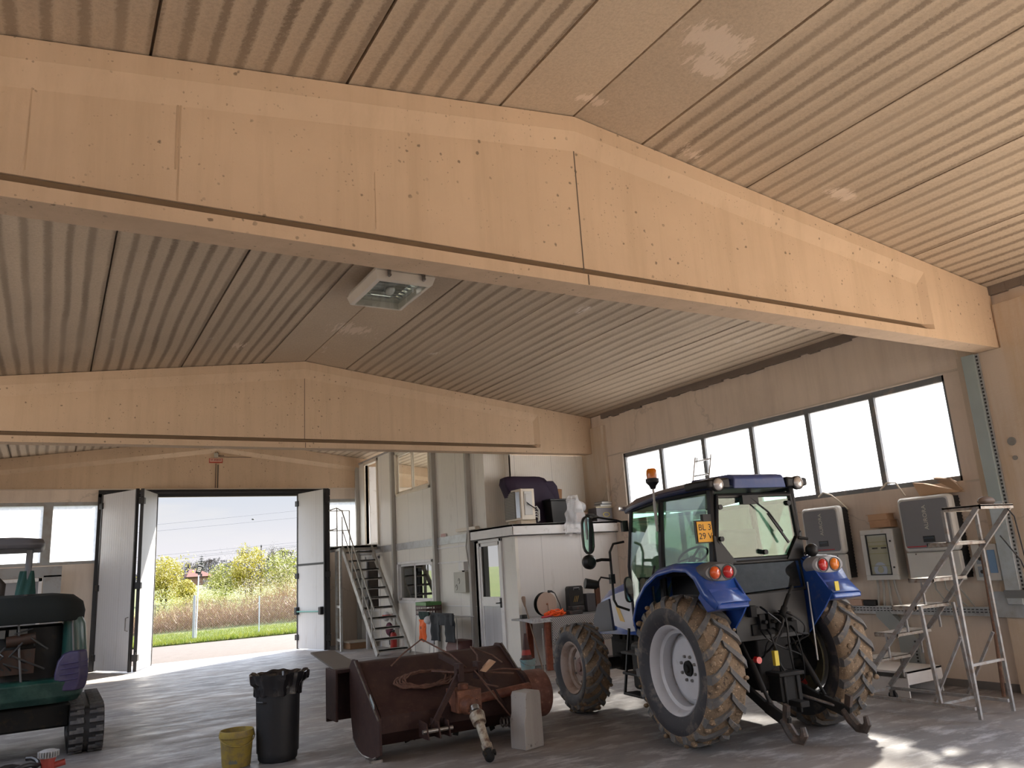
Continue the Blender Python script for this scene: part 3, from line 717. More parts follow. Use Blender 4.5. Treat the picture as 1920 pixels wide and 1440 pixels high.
def rim_part(cx, cy, R, rr, W, s, dish, paint, hubr, nb, inner_paint=None, full_bolts=True):
    h = W / 2 * .80
    o = s
    prof = [(rr + .025, o * h), (rr + .012, o * (h + .012)), (rr - .012, o * (h - .01)), (rr - .03, o * (h - .05)), (rr - .035, o * (h - .09)), (rr - .07, o * (h - .11)), (rr - .075, 0), (rr - .035, -o * (h - .09)), (rr - .01, -o * (h - .03)), (rr + .02, -o * h)]
    mb = MB().lathe(prof, (cx, cy, R), 'x', 56)
    lp = [(math.hypot(0, a), b) for a, b in prof]
    rim = mb.build('rim', paint, TR, solid=.006)
    xd = o * (h - dish)
    d = MB().lathe([(rr - .075, xd - o * .02), (rr * .72, xd - o * .012), (rr * .70, xd + o * .008), (rr * .5, xd + o * .02), (hubr * 1.6, xd + o * .012), (hubr, xd + o * .012), (hubr, xd - o * .01)], (cx, cy, R), 'x', 48)
    d.build('wheel_disc', paint, rim, solid=.008)
    hb = MB().cyl((cx + xd - o * .12, cy, R), (cx + xd + o * .035, cy, R), hubr * .96, hubr * .9, 24); hb.cyl((cx + xd + o * .035, cy, R), (cx + xd + o * .06, cy, R), hubr * .5, hubr * .45, 16)
    hb.build('hub', BLACKF if inner_paint is None else inner_paint, rim)
    for k in range(nb):
        a = 2 * PI * (k + .5) / nb; r = hubr * 1.5
        y, z = cy + r * math.cos(a), R + r * math.sin(a)
        MB().cyl((cx + xd, y, z), (cx + xd + o * .038, y, z), .019, .017, 6).build('wheel_bolt', STEEL, rim)
    return rim
RR, RW, FR, FW = .785, .46, .585, .36
for s in (-1, 1):
    tyre_part(s * .87, 0, RR, RW, .455, 19, s, 11 + s)
    rim_part(s * .87, 0, RR, .455, RW, s, .21, RIMW, .088, 8)
    tyre_part(s * .90, 2.56, FR, FW, .325, 17, s, 31 + s)
    rim_part(s * .90, 2.56, FR, .325, FW, s, .16, mk('mud_pale_rim', (.50, .42, .37), .6, dirt=(.36, .26, .20), ds=6, dp=(.45, .7)), .13, 6, mk('rusty_hub', (.24, .15, .13), .7, dirt=(.4, .3, .24)))
# inner face of the far rear rim shows olive paint
o = s
MB().lathe([(.43, .64), (.41, .68), (.33, .72), (.22, .745), (.17, .74)], (0, 0, RR), 'x', 48).build('inner_rim', RIMO, TR, solid=.006)
MB().lathe([(.24, .735), (.20, .715), (.17, .70), (.12, .69), (.0, .69)], (0, 0, RR), 'x', 32).build('brake_drum', BLACKF, TR)
MB().prism([(-.10, .47), (.05, .42), (.08, .49), (-.06, .53)], 'x', .655, .665).build('reflector', RED, TR)
# axle, chassis and engine block
ch = MB()
ch.cyl((-.72, 0, RR), (.72, 0, RR), .13, n=20); ch.cyl((-.45, 0, RR), (.45, 0, RR), .19, n=20)
ch.ab(-.24, .24, -.42, 1.0, .52, 1.12); ch.ab(-.20, .20, .9, 2.0, .55, 1.05); ch.ab(-.16, .16, 1.9, 3.0, .55, .9)
ch.cyl((-.72, 2.56, FR), (.72, 2.56, FR), .08, n=14); ch.ab(-.3, .3, 2.45, 2.68, .48, .70)
ch.build('chassis', BLACKF, TR, bevel=.02)
en = MB(); en.ab(-.27, .27, 1.45, 2.75, .85, 1.15)
for k in range(7): en.ab(-.31, -.27, 1.5 + k * .16, 1.58 + k * .16, .9, 1.12)
en.build('engine', BLACKF, TR, bevel=.01)
tk = MB(); tk.ab(-.82, -.30, .74, 1.32, .42, .98); tk.build('fuel_tank', BLACKP, TR, bevel=.05, seg=3)
st = MB()
for z in (.38, .62, .86): st.ab(-.99, -.80, .86, 1.26, z, z + .03)
st.bar((-.98, .86, .38), (-.84, .86, 1.15), .03); st.bar((-.98, 1.26, .38), (-.84, 1.26, 1.15), .03); st.build('step', BLACKP, TR, bevel=.006)
MB().ab(.30, .80, .74, 1.32, .42, .98).build('battery_box', BLACKP, TR, bevel=.04)
# hood, built as a lofted shell
def hood_ring(y, w, z0, z1, r):
    return [(-w, y, z0), (-w * 1.02, y, (z0 + z1) / 2), (-w * .97, y, z1 - r), (-w * .72, y, z1 - r * .25), (-w * .3, y, z1), (w * .3, y, z1), (w * .72, y, z1 - r * .25), (w * .97, y, z1 - r), (w * 1.02, y, (z0 + z1) / 2), (w, y, z0)]
H = [(1.20, .40, 1.02, 1.80, .16), (1.7, .40, 1.0, 1.76, .15), (2.3, .385, .98, 1.69, .14), (2.75, .36, .96, 1.60, .15), (3.02, .33, .95, 1.48, .15), (3.14, .29, .95, 1.32, .12), (3.18, .27, .96, 1.15, .08)]
MB().loft([hood_ring(*a) for a in H]).build('hood', BLUE, TR, bevel=.01, ang=.8)
for s in (-1, 1):
    x = s * .415
    MB().prism([(2.45, 1.03), (2.98, .98), (3.02, 1.15), (2.85, 1.38), (2.5, 1.46)], 'x', x * .93 - .03, x * .93 + .03).build('side_grille', HGREY, TR, bevel=.004)
    MB().prism([(1.32, 1.10), (1.95, 1.04), (2.38, 1.10), (2.44, 1.50), (1.9, 1.60), (1.7, 1.30), (1.32, 1.30)], 'x', x * .99 - .01, x * .99 + .006).build('hood_decal', HWHITE, TR)
    MB().prism([(2.08, 1.16), (2.2, 1.17), (2.30, 1.36), (2.2, 1.34)], 'x', x - .012, x + .012).build('decal', GOLD, TR)
# cab: pillars, glass, roof
def P3(x, y, z): return (x, y, z)
for s in (-1, 1):
    A0, A1 = (s * .70, 1.33, 1.16), (s * .62, 1.30, 2.62)
    B0, B1 = (s * .76, .52, 1.20), (s * .67, .50, 2.68)
    C0, C1 = (s * .62, -.30, 1.42), (s * .565, -.36, 2.70)
    def g(name, pts, m=CABG, th=.006): return MB().poly(pts).build(name, m, TR, smooth=False, solid=th, fix=False)
    cf = MB()
    cf.tube([A0, (s * .69, 1.36, 1.9), A1], .028, 8); cf.tube([B0, (s * .735, .51, 2.0), B1], [.045, .04, .035], 8)
    cf.tube([C0, (s * .61, -.33, 1.9), C1], [.05, .045, .045], 8)
    cf.tube([A0, (s * .76, 1.1, 1.14), (s * .78, .8, 1.16), B0], .022, 8)
    cf.tube([(s * .75, .50, 1.80), (s * .69, .1, 1.80), (s * .62, -.30, 1.86)], .035, 8)
    cf.tube([A1, B1, C1], .035, 8)
    cf.build('cab_pillar', BLACKP, TR)
    g('door_glass', [(s * .72, 1.28, 1.20), (s * .77, .58, 1.22), (s * .745, .57, 2.0), (s * .68, .56, 2.64), (s * .63, 1.26, 2.58), (s * .70, 1.32, 1.9)])
    g('side_window', [(s * .735, .45, 1.84), (s * .64, -.24, 1.89), (s * .60, -.30, 2.64), (s * .68, .44, 2.64)])
    db = MB(); db.tube([(s * .79, .60, 1.35), (s * .83, .62, 1.5), (s * .83, .62, 1.75), (s * .79, .60, 1.9)], .014); db.build('grab_handle', BLACKP, TR)
    fl = MB(); fl.prism([(.50, 1.80), (-.32, 1.87), (-.42, 1.45), (-.40, 1.05), (.50, 1.05)], 'x', s * .60, s * .64); fl.build('cab_side_panel', BLACKP, TR)
wd = MB().poly([(-.66, 1.36, 1.75), (.66, 1.36, 1.75), (.62, 1.30, 2.6), (-.62, 1.30, 2.6)]).build('windscreen', CABG, TR, smooth=False, solid=.006, fix=False)
wf = MB(); wf.bar((-.68, 1.36, 1.73), (.68, 1.36, 1.73), .05); wf.bar((-.62, 1.30, 2.62), (.62, 1.30, 2.62), .05); wf.ab(-.68, .68, 1.30, 1.36, 1.1, 1.75); wf.build('firewall', BLACKP, TR, bevel=.01)
RWN = [(-.50, -.40, 2.60), (.48, -.40, 2.60), (.55, -.37, 2.14), (.42, -.35, 1.93), (-.40, -.35, 1.93), (-.55, -.37, 2.14)]
MB().poly(RWN).build('rear_window', CABG, TR, smooth=False, solid=.006, fix=False)
rf = MB(); rf.tube([(a[0] * 1.045, a[1] - .005, 2.26 + (a[2] - 2.26) * 1.07) for a in RWN], .030, 8, True); rf.build('rear_window_frame', BLACKP, TR)
MB().poly([(-.42, -.36, 1.86), (.50, -.36, 1.86), (.50, -.40, 1.58), (-.36, -.40, 1.55)]).build('lower_rear_window', glass('dusty_rear_glass', (.16, .20, .16), .02, .12, .25), TR, smooth=False, solid=.006, fix=False)
lf = MB(); lf.tube([(-.46, -.37, 1.88), (.55, -.37, 1.88), (.54, -.41, 1.55), (-.40, -.41, 1.52)], .022, 8, True)
lf.ab(-.60, -.40, -.40, -.30, 1.1, 1.9); lf.ab(-.5, .5, -.44, -.34, 1.05, 1.54); lf.prism([(-.62, 1.88), (-.34, 1.88), (-.56, 2.16), (-.62, 2.2)], 'y', -.40, -.34); lf.prism([(.62, 1.88), (.36, 1.88), (.56, 2.16), (.62, 2.2)], 'y', -.40, -.34)
lf.build('rear_cab_panel', BLACKP, TR, bevel=.01)
for x, z in ((-.50, 2.5), (-.53, 2.15), (.47, 2.52), (.05, 1.98)): MB().cyl((x, -.43, z), (x, -.37, z), .028, n=12).build('glass_hinge', BLACKP, TR)
wp = MB(); wp.tube([(-.12, -.46, 2.60), (.12, -.47, 2.42), (.30, -.45, 2.20)], .010); wp.box((.24, -.455, 2.24), (.022, .02, .42), Matrix.Rotation(-.62, 3, 'Y')); wp.ab(-.22, .0, -.47, -.40, 2.52, 2.62); wp.build('wiper', BLACKP, TR)
# cab floor, seat and steering wheel seen through the glass
MB().ab(-.62, .62, -.3, 1.32, 1.08, 1.16).build('cab_floor', BLACKP, TR)
se = MB(); se.ab(-.25, .25, .05, .52, 1.52, 1.64); se.ab(-.16, .16, .12, .42, 1.16, 1.52); se.build('seat', mk('grey_seat_fabric', (.16, .16, .17), .9), TR, bevel=.04, seg=3)
sb = MB(); sb.loft([[(-.25, y0, z), (.25, y0, z), (.25, y0 + .1, z), (-.25, y0 + .1, z)] for y0, z in ((.02, 1.6), (-.04, 1.9), (-.08, 2.2), (-.07, 2.26))]); sb.build('seat_backrest', mk('grey_seat_fabric', (.16, .16, .17), .9), TR, bevel=.04, seg=3)
sw = MB(); Rw = Matrix.Rotation(-.6, 3, 'X')
sw.tube([Vector((.0, .92, 1.98)) + Rw @ Vector((.20 * math.cos(a * PI / 12), .20 * math.sin(a * PI / 12), 0)) for a in range(24)], .014, 6, True)
for a in (0.5, 2.6, 4.7): sw.bar((0, .92, 1.97), Vector((.0, .92, 1.98)) + Rw @ Vector((.2 * math.cos(a), .2 * math.sin(a), 0)), .02)
sw.bar((0, .92, 1.97), (0, 1.2, 1.6), .06); sw.ab(-.3, .3, 1.12, 1.3, 1.5, 1.85)
sw.build('steering_wheel', BLACKP, TR)
MB().ab(.34, .56, -.1, .7, 1.4, 1.72).build('side_console', mk('grey_seat_fabric', (.16, .16, .17), .9), TR, bevel=.03)
def roof_ring(y, w, z0, z1):
    return [(-w, y, z0), (-w - .02, y, z0 + .05), (-w + .05, y, z1 - .05), (-w * .6, y, z1), (w * .6, y, z1), (w - .05, y, z1 - .05), (w + .02, y, z0 + .05), (w, y, z0)]
MB().loft([roof_ring(1.52, .52, 2.62, 2.67), roof_ring(1.44, .64, 2.58, 2.74), roof_ring(1.1, .70, 2.62, 2.80), roof_ring(.5, .72, 2.68, 2.84), roof_ring(-.2, .70, 2.70, 2.85), roof_ring(-.40, .64, 2.70, 2.83), roof_ring(-.46, .58, 2.72, 2.80)]).build('cab_roof', BLUED, TR, bevel=.015, ang=.7)
rp = MB(); rp.loft([[(-.36, y, z - .12), (-.34, y, z), (.36, y, z), (.38, y, z - .12)] for y, z in ((-.52, 2.81), (-.49, 2.845), (-.40, 2.865), (.3, 2.88))])
rp.build('roof_panel', mk('faded_blue_panel', (.05, .085, .26), .35, dirt=(.10, .12, .26)), TR, bevel=.012)
for s in (-1, 1):
    q = MB(); q.loft([[(s * .40, y, 2.70), (s * .40, y, 2.82), (s * (.74 if y > -.5 else .70), y, 2.80), (s * (.74 if y > -.5 else .70), y, 2.71)] for y in (-.10, -.42, -.52)]); q.build('roof_corner', BLACKP, TR, bevel=.025, seg=3)
    w = MB(); w.lathe([(.0, -.085), (.045, -.075), (.066, -.055), (.072, -.03), (.062, 0)], (s * .565, -.475, 2.745), 'y', 24)
    wl = w.build('work_lamp', LAMPW, TR)
    MB().lathe([(.072, -.05), (.080, -.045), (.080, 0), (.06, .01)], (s * .565, -.475, 2.745), 'y', 24).build('lamp_ring', BLACKP, wl)
    f_ = MB().box((s * .60, 1.50, 2.66), (.16, .08, .07)); f_.build('front_roof_lamp', LAMPW, TR, bevel=.02)
# beacon on its stalk
bc = MB(); bc.cyl((-.765, .50, 2.30), (-.765, .50, 2.84), .014); bc.cyl((-.765, .50, 2.38), (-.765, .50, 2.66), .020); bc.build('beacon_stalk', mk('white_stalk', (.55, .55, .55), .5), TR)
MB().lathe([(.0, 2.81), (.03, 2.81), (.045, 2.85), (.080, 2.89), (.082, 2.935), (.066, 2.94), (0, 2.94)], (-.765, .50, 0), 'z', 24).build('beacon_base', BLACKP, TR)
MB().lathe([(.064, 2.93), (.066, 3.0), (.060, 3.04), (.045, 3.06), (0, 3.065)], (-.765, .50, 0), 'z', 24).build('beacon_lens', ORANGE, TR)
# number plate hung inside the side rear window
pp = MB().box((-.71, -.375, 2.24), (.205, .006, .225)).build('number_plate', YELL, TR, bevel=.003)
bk = MB(); bk.box((-.735, -.362, 2.24), (.20, .014, .25)); bk.ab(-.72, -.60, -.38, -.33, 2.35, 2.43); bk.build('plate_holder', BLACKP, TR)
for tx, z in (("BL 3", 2.285), ("29 V", 2.19)):
    text(tx, 'plate_lettering', .095, BLKINK, frame((-.71, -.3785, z), (1, 0, 0), (0, 0, 1)), pp, .0008, world=False)
# fenders
arc = [(.92, 1.12, .60), (.90, 1.30, .60), (.78, 1.52, .60), (.55, 1.72, .60), (.25, 1.86, .58), (-.10, 1.91, .57), (-.38, 1.90, .57), (-.55, 1.80, .57), (-.66, 1.62, .57), (-.82, 1.50, .56)]
for s in (-1, 1):
    n = len(arc); rings = []
    for k, (y, z, xi) in enumerate(arc):
        py, pz = arc[max(0, k - 1)][:2]; ny, nz_ = arc[min(n - 1, k + 1)][:2]
        d = Vector((0, ny - py, nz_ - pz)).normalized(); inn = Vector((0, d.z, -d.y))
        if inn.dot(Vector((0, -y, .785 - z))) < 0: inn = -inn
        xo = 1.0 if k < 7 else (1.0, .99, .97)[k - 7] if k - 7 < 3 else .95
        if k == 0: xo = .96
        c = Vector((0, y, z)); e1 = c + inn * .035; e2 = c + inn * .085
        rings.append([(s * xi, y, z), (s * (xi + xo) / 2, y, z + .004), (s * (xo - .04), y, z), (s * xo, e1.y, e1.z), (s * (xo + .012), e2.y, e2.z)])
    fd = MB().loft(rings, closed=False, caps=False).build('fender', BLUE, TR, solid=.012, ang=.9)
    # rear lamp pod and skirt
    pd = MB(); pd.loft([[(s * (.745 + a * math.cos(t * PI / 12)), y, 1.80 + b * math.sin(t * PI / 12)) for t in range(24)] for a, b, y in ((.235, .115, -.46), (.225, .105, -.60), (.20, .085, -.625))])
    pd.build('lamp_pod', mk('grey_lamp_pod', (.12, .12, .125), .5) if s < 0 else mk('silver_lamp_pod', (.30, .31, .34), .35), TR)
    for x, m in ((.655, REDL), (.825, ORANGE if s > 0 else REDL)):
        if s < 0 and x > .7: m = mk('amber_red_lens', (.75, .10, .01), .12, coat=.8, var=.4)
        l = MB().lathe([(.0, -.035), (.04, -.028), (.062, -.012), (.070, .01)], (s * x, -.625, 1.80), 'y', 24).build('tail_lamp', m, TR)
        MB().lathe([(.070, -.004), (.080, -.006), (.080, .02)], (s * x, -.625, 1.80), 'y', 24).build('lamp_bezel', BLACKP, l)
    sk = MB(); sk.prism([(-.60, 1.69), (-.80, 1.50), (-.82, 1.44), (-.60, 1.40), (-.45, 1.55)], 'x', s * .575, s * .965); sk.build('fender_skirt', BLUE, TR, bevel=.015)
    ip = MB(); ip.prism([(.86, 1.16), (.6, 1.66), (.2, 1.86), (-.36, 1.89), (-.56, 1.78), (-.80, 1.50), (-.66, 1.34), (-.36, 1.06), (.1, 1.0), (.6, 1.0)], 'x', s * .555, s * .575); ip.build('inner_fender', BLUE, TR)
MB().ab(.585, .64, -.835, -.825, 1.52, 1.62).build('warning_sticker', mk('yellow_sticker', (.7, .55, .05), .5), TR)
# mirrors and work lamps on the near side
mr = MB(); mr.tube([(-.66, 1.36, 2.45), (-.80, 1.40, 2.50), (-1.05, 1.44, 2.55), (-1.20, 1.45, 2.52), (-1.22, 1.45, 2.35)], .014, 6); mr.box((-.70, 1.38, 2.42), (.08, .06, .14)); arm = mr.build('mirror_arm', BLACKP, TR)
m1 = MB(); m1.loft([[(-1.22 + a * math.cos(t * PI / 8), y, 2.33 + b * math.copysign(abs(math.sin(t * PI / 8)) ** .5, math.sin(t * PI / 8))) for t in range(16)] for a, b, y in ((.06, .22, 1.50), (.085, .245, 1.46), (.085, .245, 1.42))]); mm = m1.build('mirror', BLACKP, TR)
MB().loft([[(-1.22 + a * math.cos(t * PI / 8), y, 2.33 + b * math.copysign(abs(math.sin(t * PI / 8)) ** .5, math.sin(t * PI / 8))) for t in range(16)] for a, b, y in ((.072, .225, 1.421), (.070, .223, 1.415))]).build('mirror_glass', MIRROR, mm)
rl = MB(); rl.tube([(-.74, 1.36, 2.22), (-.88, 1.40, 2.20), (-.93, 1.42, 2.10), (-.93, 1.42, 1.50), (-.90, 1.40, 1.42), (-.76, 1.34, 1.36)], .017, 6)
rl.tube([(-.93, 1.42, 2.0), (-1.05, 1.44, 2.01), (-1.12, 1.44, 2.0)], .022, 6); rl.tube([(-.93, 1.42, 1.76), (-1.08, 1.44, 1.79), (-1.12, 1.44, 1.74), (-1.13, 1.44, 1.66)], .012, 6)
rl.box((-.93, 1.42, 1.76), (.06, .06, .12)); rl.build('lamp_rail', BLACKP, TR)
MB().lathe([(0, 1.42), (.06, 1.43), (.095, 1.48), (.09, 1.53), (.05, 1.57), (0, 1.58)], (-1.20, 0, 1.99), 'y', 20).build('side_lamp', BLACKP, TR)
w = MB(); w.cyl((-1.15, 1.44, 1.70), (-1.30, 1.47, 1.73), .055, .065, 16); w.build('side_lamp', BLACKP, TR)
m2 = MB(); m2.loft([[(-.82 + a * math.cos(t * PI / 8), y, 1.62 + b * math.copysign(abs(math.sin(t * PI / 8)) ** .5, math.sin(t * PI / 8))) for t in range(16)] for a, b, y in ((.04, .14, 1.26), (.06, .16, 1.23), (.06, .16, 1.20))]); q = m2.build('lower_mirror', BLACKP, TR)
MB().loft([[(-.82 + a * math.cos(t * PI / 8), y, 1.62 + b * math.copysign(abs(math.sin(t * PI / 8)) ** .5, math.sin(t * PI / 8))) for t in range(16)] for a, b, y in ((.05, .145, 1.199), (.05, .145, 1.195))]).build('mirror_glass', MIRROR, q)
# three-point hitch and the tangle behind the axle
hi = MB()
for s in (-1, 1):
    la = MB(); la.bar((s * .30, -.15, .58), (s * .36, -.62, .40), .05, .10); la.bar((s * .36, -.60, .41), (s * .40, -.98, .30), .045, .12)
    la.build('lower_arm', BLACKF, TR, bevel=.008)
    hk = MB(); cxy = (s * .41, -1.06, .24)
    hk.tube([(s * .40, -.90, .33), (s * .405, -.97, .24), (s * .41, -1.05, .17), (s * .41, -1.13, .17), (s * .41, -1.18, .23), (s * .41, -1.17, .30)], [.05, .055, .05, .045, .04, .028], 8)
    hk.bar((s * .405, -.93, .30), (s * .41, -.98, .48), .04, .07)
    hk.build('hitch_hook', m_rust('dark_worn_hook', (.03, .027, .025), (.09, .06, .045), 8, .5), TR)
    lr = MB(); lr.cyl((s * .34, -.25, 1.10), (s * .37, -.68, .45), .018); lr.cyl((s * .345, -.42, .85), (s * .365, -.60, .56), .032); lr.bar((s * .20, -.10, 1.12), (s * .36, -.32, 1.16), .06); lr.build('lift_rod', BLACKF, TR)
    ck = MB(); ck.cyl((s * .12, -.30, .50), (s * .37, -.80, .36), .016); ck.build('stabiliser', STEEL, TR)
tl = MB(); tl.cyl((0, -.38, 1.00), (.12, -.62, 1.52), .022); tl.cyl((.03, -.44, 1.12), (.09, -.56, 1.38), .035); tl.tube([(.12, -.62, 1.52), (.16, -.64, 1.60), (.20, -.60, 1.58)], .015); tl.build('top_link', BLACKF, TR)
tow = MB(); tow.ab(-.14, .14, -.60, -.38, .42, .70); tow.ab(-.17, .17, -.64, -.40, .68, .72); tow.ab(-.06, .06, -.78, -.5, .38, .44); tow.ab(-.10, -.07, -.62, -.55, .30, .68); tow.ab(.07, .10, -.62, -.55, .30, .68); tow.build('tow_hitch', BLACKF, TR, bevel=.008)
pto = MB(); pto.cyl((0, -.55, .62), (0, -.40, .62), .03, n=12); pto.lathe([(.11, -.56), (.13, -.42)], (0, 0, .62), 'y', 20, -.4, PI + .4); pto.build('pto_shaft', STEEL, TR)
va = MB()
for k in range(4): va.ab(-.22 + k * .12, -.14 + k * .12, -.50, -.38, 1.16, 1.32)
for k in range(4): va.cyl((-.18 + k * .12, -.56, 1.24), (-.18 + k * .12, -.48, 1.24), .022, n=10)
va.ab(-.30, .32, -.46, -.30, 1.10, 1.22); va.ab(-.34, -.26, -.52, -.36, 1.30, 1.42); va.build('valve_block', BLACKF, TR, bevel=.006)
rg = random.Random(5)
for k in range(9):
    x0 = rg.uniform(-.28, .3); x1 = rg.uniform(-.3, .45); z0 = rg.uniform(1.1, 1.4); z1 = rg.uniform(.6, 1.0)
    pts = [(x0, -.46, z0), (x0 + rg.uniform(-.1, .1), -.62, z0 - .05), ((x0 + x1) / 2 + rg.uniform(-.15, .15), -.60, (z0 + z1) / 2), (x1, -.50, z1), (x1, -.35, z1 - .05)]
    from mathutils import geometry
    q = [];
    for i in range(len(pts) - 1):
        a, b = Vector(pts[i]), Vector(pts[i + 1]); c0 = Vector(pts[max(i - 1, 0)]); d0 = Vector(pts[min(i + 2, len(pts) - 1)])
        for u in (0, .25, .5, .75):
            q.append(.5 * ((2 * a) + (b - c0) * u + (2 * c0 - 5 * a + 4 * b - d0) * u * u + (-c0 + 3 * a - 3 * b + d0) * u ** 3))
    q.append(Vector(pts[-1])); MB().tube(q, rg.choice((.008, .010, .012)), 6).build('hydraulic_hose', BLACKP, TR)
MB().cyl((.50, -.50, .78), (.545, -.46, 1.62), .010).build('gas_strut', mk('pale_rod', (.5, .5, .5), .4, .5), TR)
bx = MB(); bx.sph((.64, -.50, 1.97), .075, 14, 8); bx.cyl((.60, -.42, 1.93), (.64, -.50, 1.97), .02); bx.cyl((.56, -.40, 2.12), (.66, -.44, 2.10), .018); bx.build('rear_horn', BLACKP, TR)
MB().ab(-.20, -.15, -.645, -.60, .80, .95).build('warning_sticker', mk('yellow_sticker', (.7, .55, .05), .5), TR)
MB().cyl((-.42, -.66, .88), (-.42, -.60, .88), .035).build('rear_reflector', REDL, TR)
# ------------------------------------------------------------------ rotary tiller on the floor (world coordinates)
TL = thing('rotary_tiller', 'dark red rusty rotary tiller with a drive shaft lying on the floor beside the tractor', 'tiller', (4.2, 9.4, 0))
W = dict(parent=TL, world=True)
mb = MB()
# long hood: thin folded shell between end plates
hood = [(8.72, .30), (8.70, .48), (9.40, .985), (9.52, 1.0), (9.62, .96), (9.62, .93), (9.50, .965), (9.40, .95), (8.74, .455), (8.74, .30)]
mb.prism(hood, 'x', 3.24, 5.15); mb.build('hood', RUSTY, **W)
for x, nm in ((3.20, 'a'), (5.15, 'b')):
    pl = [(8.66, .46), (8.66, .10), (8.85, .03), (9.30, .02), (9.55, .15), (9.64, .45), (9.66, .94), (9.55, 1.03), (9.42, 1.03)]
    e = MB().prism(pl, 'x', x, x + .03).build('end_plate', RUSTY, bevel=.006, **W)
    sk_ = MB(); sk_.tube([(x + .01, 8.80, .06), (x + .01, 8.92, .02), (x + .01, 9.2, .012), (x + .01, 9.45, .06), (x + .01, 9.56, .16)], .014, 6); sk_.ab(x - .05, x + .08, 8.80, 8.98, .0, .03)
    sk_.build('skid', STEEL, **W)
ed = MB(); ed.bar((3.19, 8.665, .45), (3.19, 9.43, 1.02), .012, .012); ed.bar((5.19, 8.665, .46), (5.19, 9.43, 1.03), .014, .014); ed.build('edge_trim', STEEL, **W)
tb = MB(); tb.cyl((3.24, 8.95, .60), (5.15, 8.95, .60), .05, n=12); tb.ab(3.24, 5.15, 9.0, 9.1, .50, .60); tb.build('frame_beam', RUSTY, **W)
ft = MB(); ft.cyl((4.25, 8.62, .52), (5.14, 8.70, .56), .055, n=16); ft.build('drive_tube', m_rust('reddish_tube', (.13, .045, .03), (.22, .085, .055), 7, .5), **W)
# back hopper door and raised flap
bk = MB(); bk.ab(3.02, 5.2, 9.98, 10.02, .30, .92); bk.ab(3.02, 3.05, 9.62, 10.0, .34, .92); bk.ab(5.17, 5.2, 9.62, 10.0, .34, .92); bk.ab(3.05, 5.2, 9.62, 10.0, .88, .92)
bk.build('rear_hood', RUSTY, bevel=.006, **W)
fl = MB(); fl.loft([[(3.05, 9.75, .90), (3.40, 9.75, .90), (3.40, 9.76, .92), (3.05, 9.76, .92)], [(3.00, 10.6, 1.05), (3.30, 10.6, 1.05), (3.30, 10.61, 1.07), (3.00, 10.61, 1.07)]]); fl.build('raised_flap', mk('grey_flap', (.14, .13, .12), .6), **W)
MB().ab(3.26, 5.14, 9.46, 9.49, .06, .55).build('shade_panel', BLACKF, **W); MB().loft([[(3.24, 8.72, .31), (5.14, 8.72, .31), (5.14, 8.73, .31), (3.24, 8.73, .31)], [(3.24, 8.95, .14), (5.14, 8.95, .14), (5.14, 8.96, .14), (3.24, 8.96, .14)]]).build('front_skirt', RUSTY, **W)  # dark panel at the back is added to block light under the tiller
# rotor and tines
ro = MB(); ro.cyl((3.25, 9.2, .28), (5.15, 9.2, .28), .07, n=14); rotor = ro.build('rotor', BLACKF, **W)
rg = random.Random(3)
for k in range(16):
    x = 3.36 + k * .115; a = k * 1.3
    b = MB(); p0 = Vector((x, 9.2, .28)); d = Vector((0, math.cos(a), math.sin(a)))
    b.bar(p0, p0 + d * .20, .016, .05, up=(1, 0, 0)); b.bar(p0 + d * .20, p0 + d * .22 + Vector((.06 * (-1) ** k, 0, 0)), .02, .05); b.build('tine', BLACKF, rotor, False)
for o in [c for c in bpy.data.objects if c.parent == rotor]: o.location = -Vector(TL.location)
# side belt drum
dm = MB(); dm.cyl((5.20, 9.04, .42), (5.52, 9.04, .42), .285, n=40); dm.build('side_drum', m_rust('brown_red_drum', (.15, .06, .045), (.26, .13, .10), 4, .6), bevel=.02, **W)
MB().cyl((5.16, 9.04, .42), (5.21, 9.04, .42), .31, n=40).build('drum_flange', RUSTY, **W)
# gearbox, hitch frame and shaft
gb = MB(); gb.ab(4.08, 4.38, 8.50, 8.82, .42, .66); gb.cyl((4.20, 8.36, .50), (4.20, 8.52, .50), .09, .11, 16); gb.cyl((4.2, 8.6, .66), (4.2, 8.6, .72), .06)
for k in range(6): gb.cyl((4.2 + .085 * math.cos(k), 8.34, .5 + .085 * math.sin(k)), (4.2 + .085 * math.cos(k), 8.37, .5 + .085 * math.sin(k)), .012, n=6)
gb.build('gearbox', m_rust('gearbox_rust', (.10, .035, .022), (.22, .09, .05), 7, .6), bevel=.012, **W)
hf = MB(); hf.bar((4.14, 8.55, .86), (3.78, 8.58, .30), .045, .06); hf.bar((4.40, 8.50, .86), (4.75, 8.52, .32), .012, .03); hf.bar((4.20, 8.60, .90), (4.24, 9.30, .98), .04, .06)
hf.cyl((4.08, 8.52, .87), (4.42, 8.52, .87), .028); hf.ab(4.10, 4.16, 8.48, 8.62, .76, .95); hf.ab(4.34, 4.40, 8.48, 8.62, .76, .95); hf.build('hitch_frame', RUSTY, bevel=.005, **W)
for x in (3.66, 3.80, 3.92): MB().prism([(8.40, .22), (8.46, .38), (8.66, .40), (8.66, .22)], 'x', x, x + .016).build('hitch_lug', RUSTY, **W)
MB().cyl((3.62, 8.46, .30), (3.98, 8.46, .30), .022).build('hitch_pin', STEEL, **W)
sp_ = MB()
for k in range(7): sp_.lathe([(.045, -.012), (.06, 0), (.045, .012)], (4.72 + k * .045, 8.66, .22), 'x', 14)
sp_.build('spring', STEEL, **W)
w_ = MB(); w_.prism([(4.36, .85), (4.50, .96), (4.56, .93), (4.42, .83)], 'y', 8.44, 8.50); w_.build('wooden_wedge', mk('pale_wood', (.55, .36, .24), .8), **W)
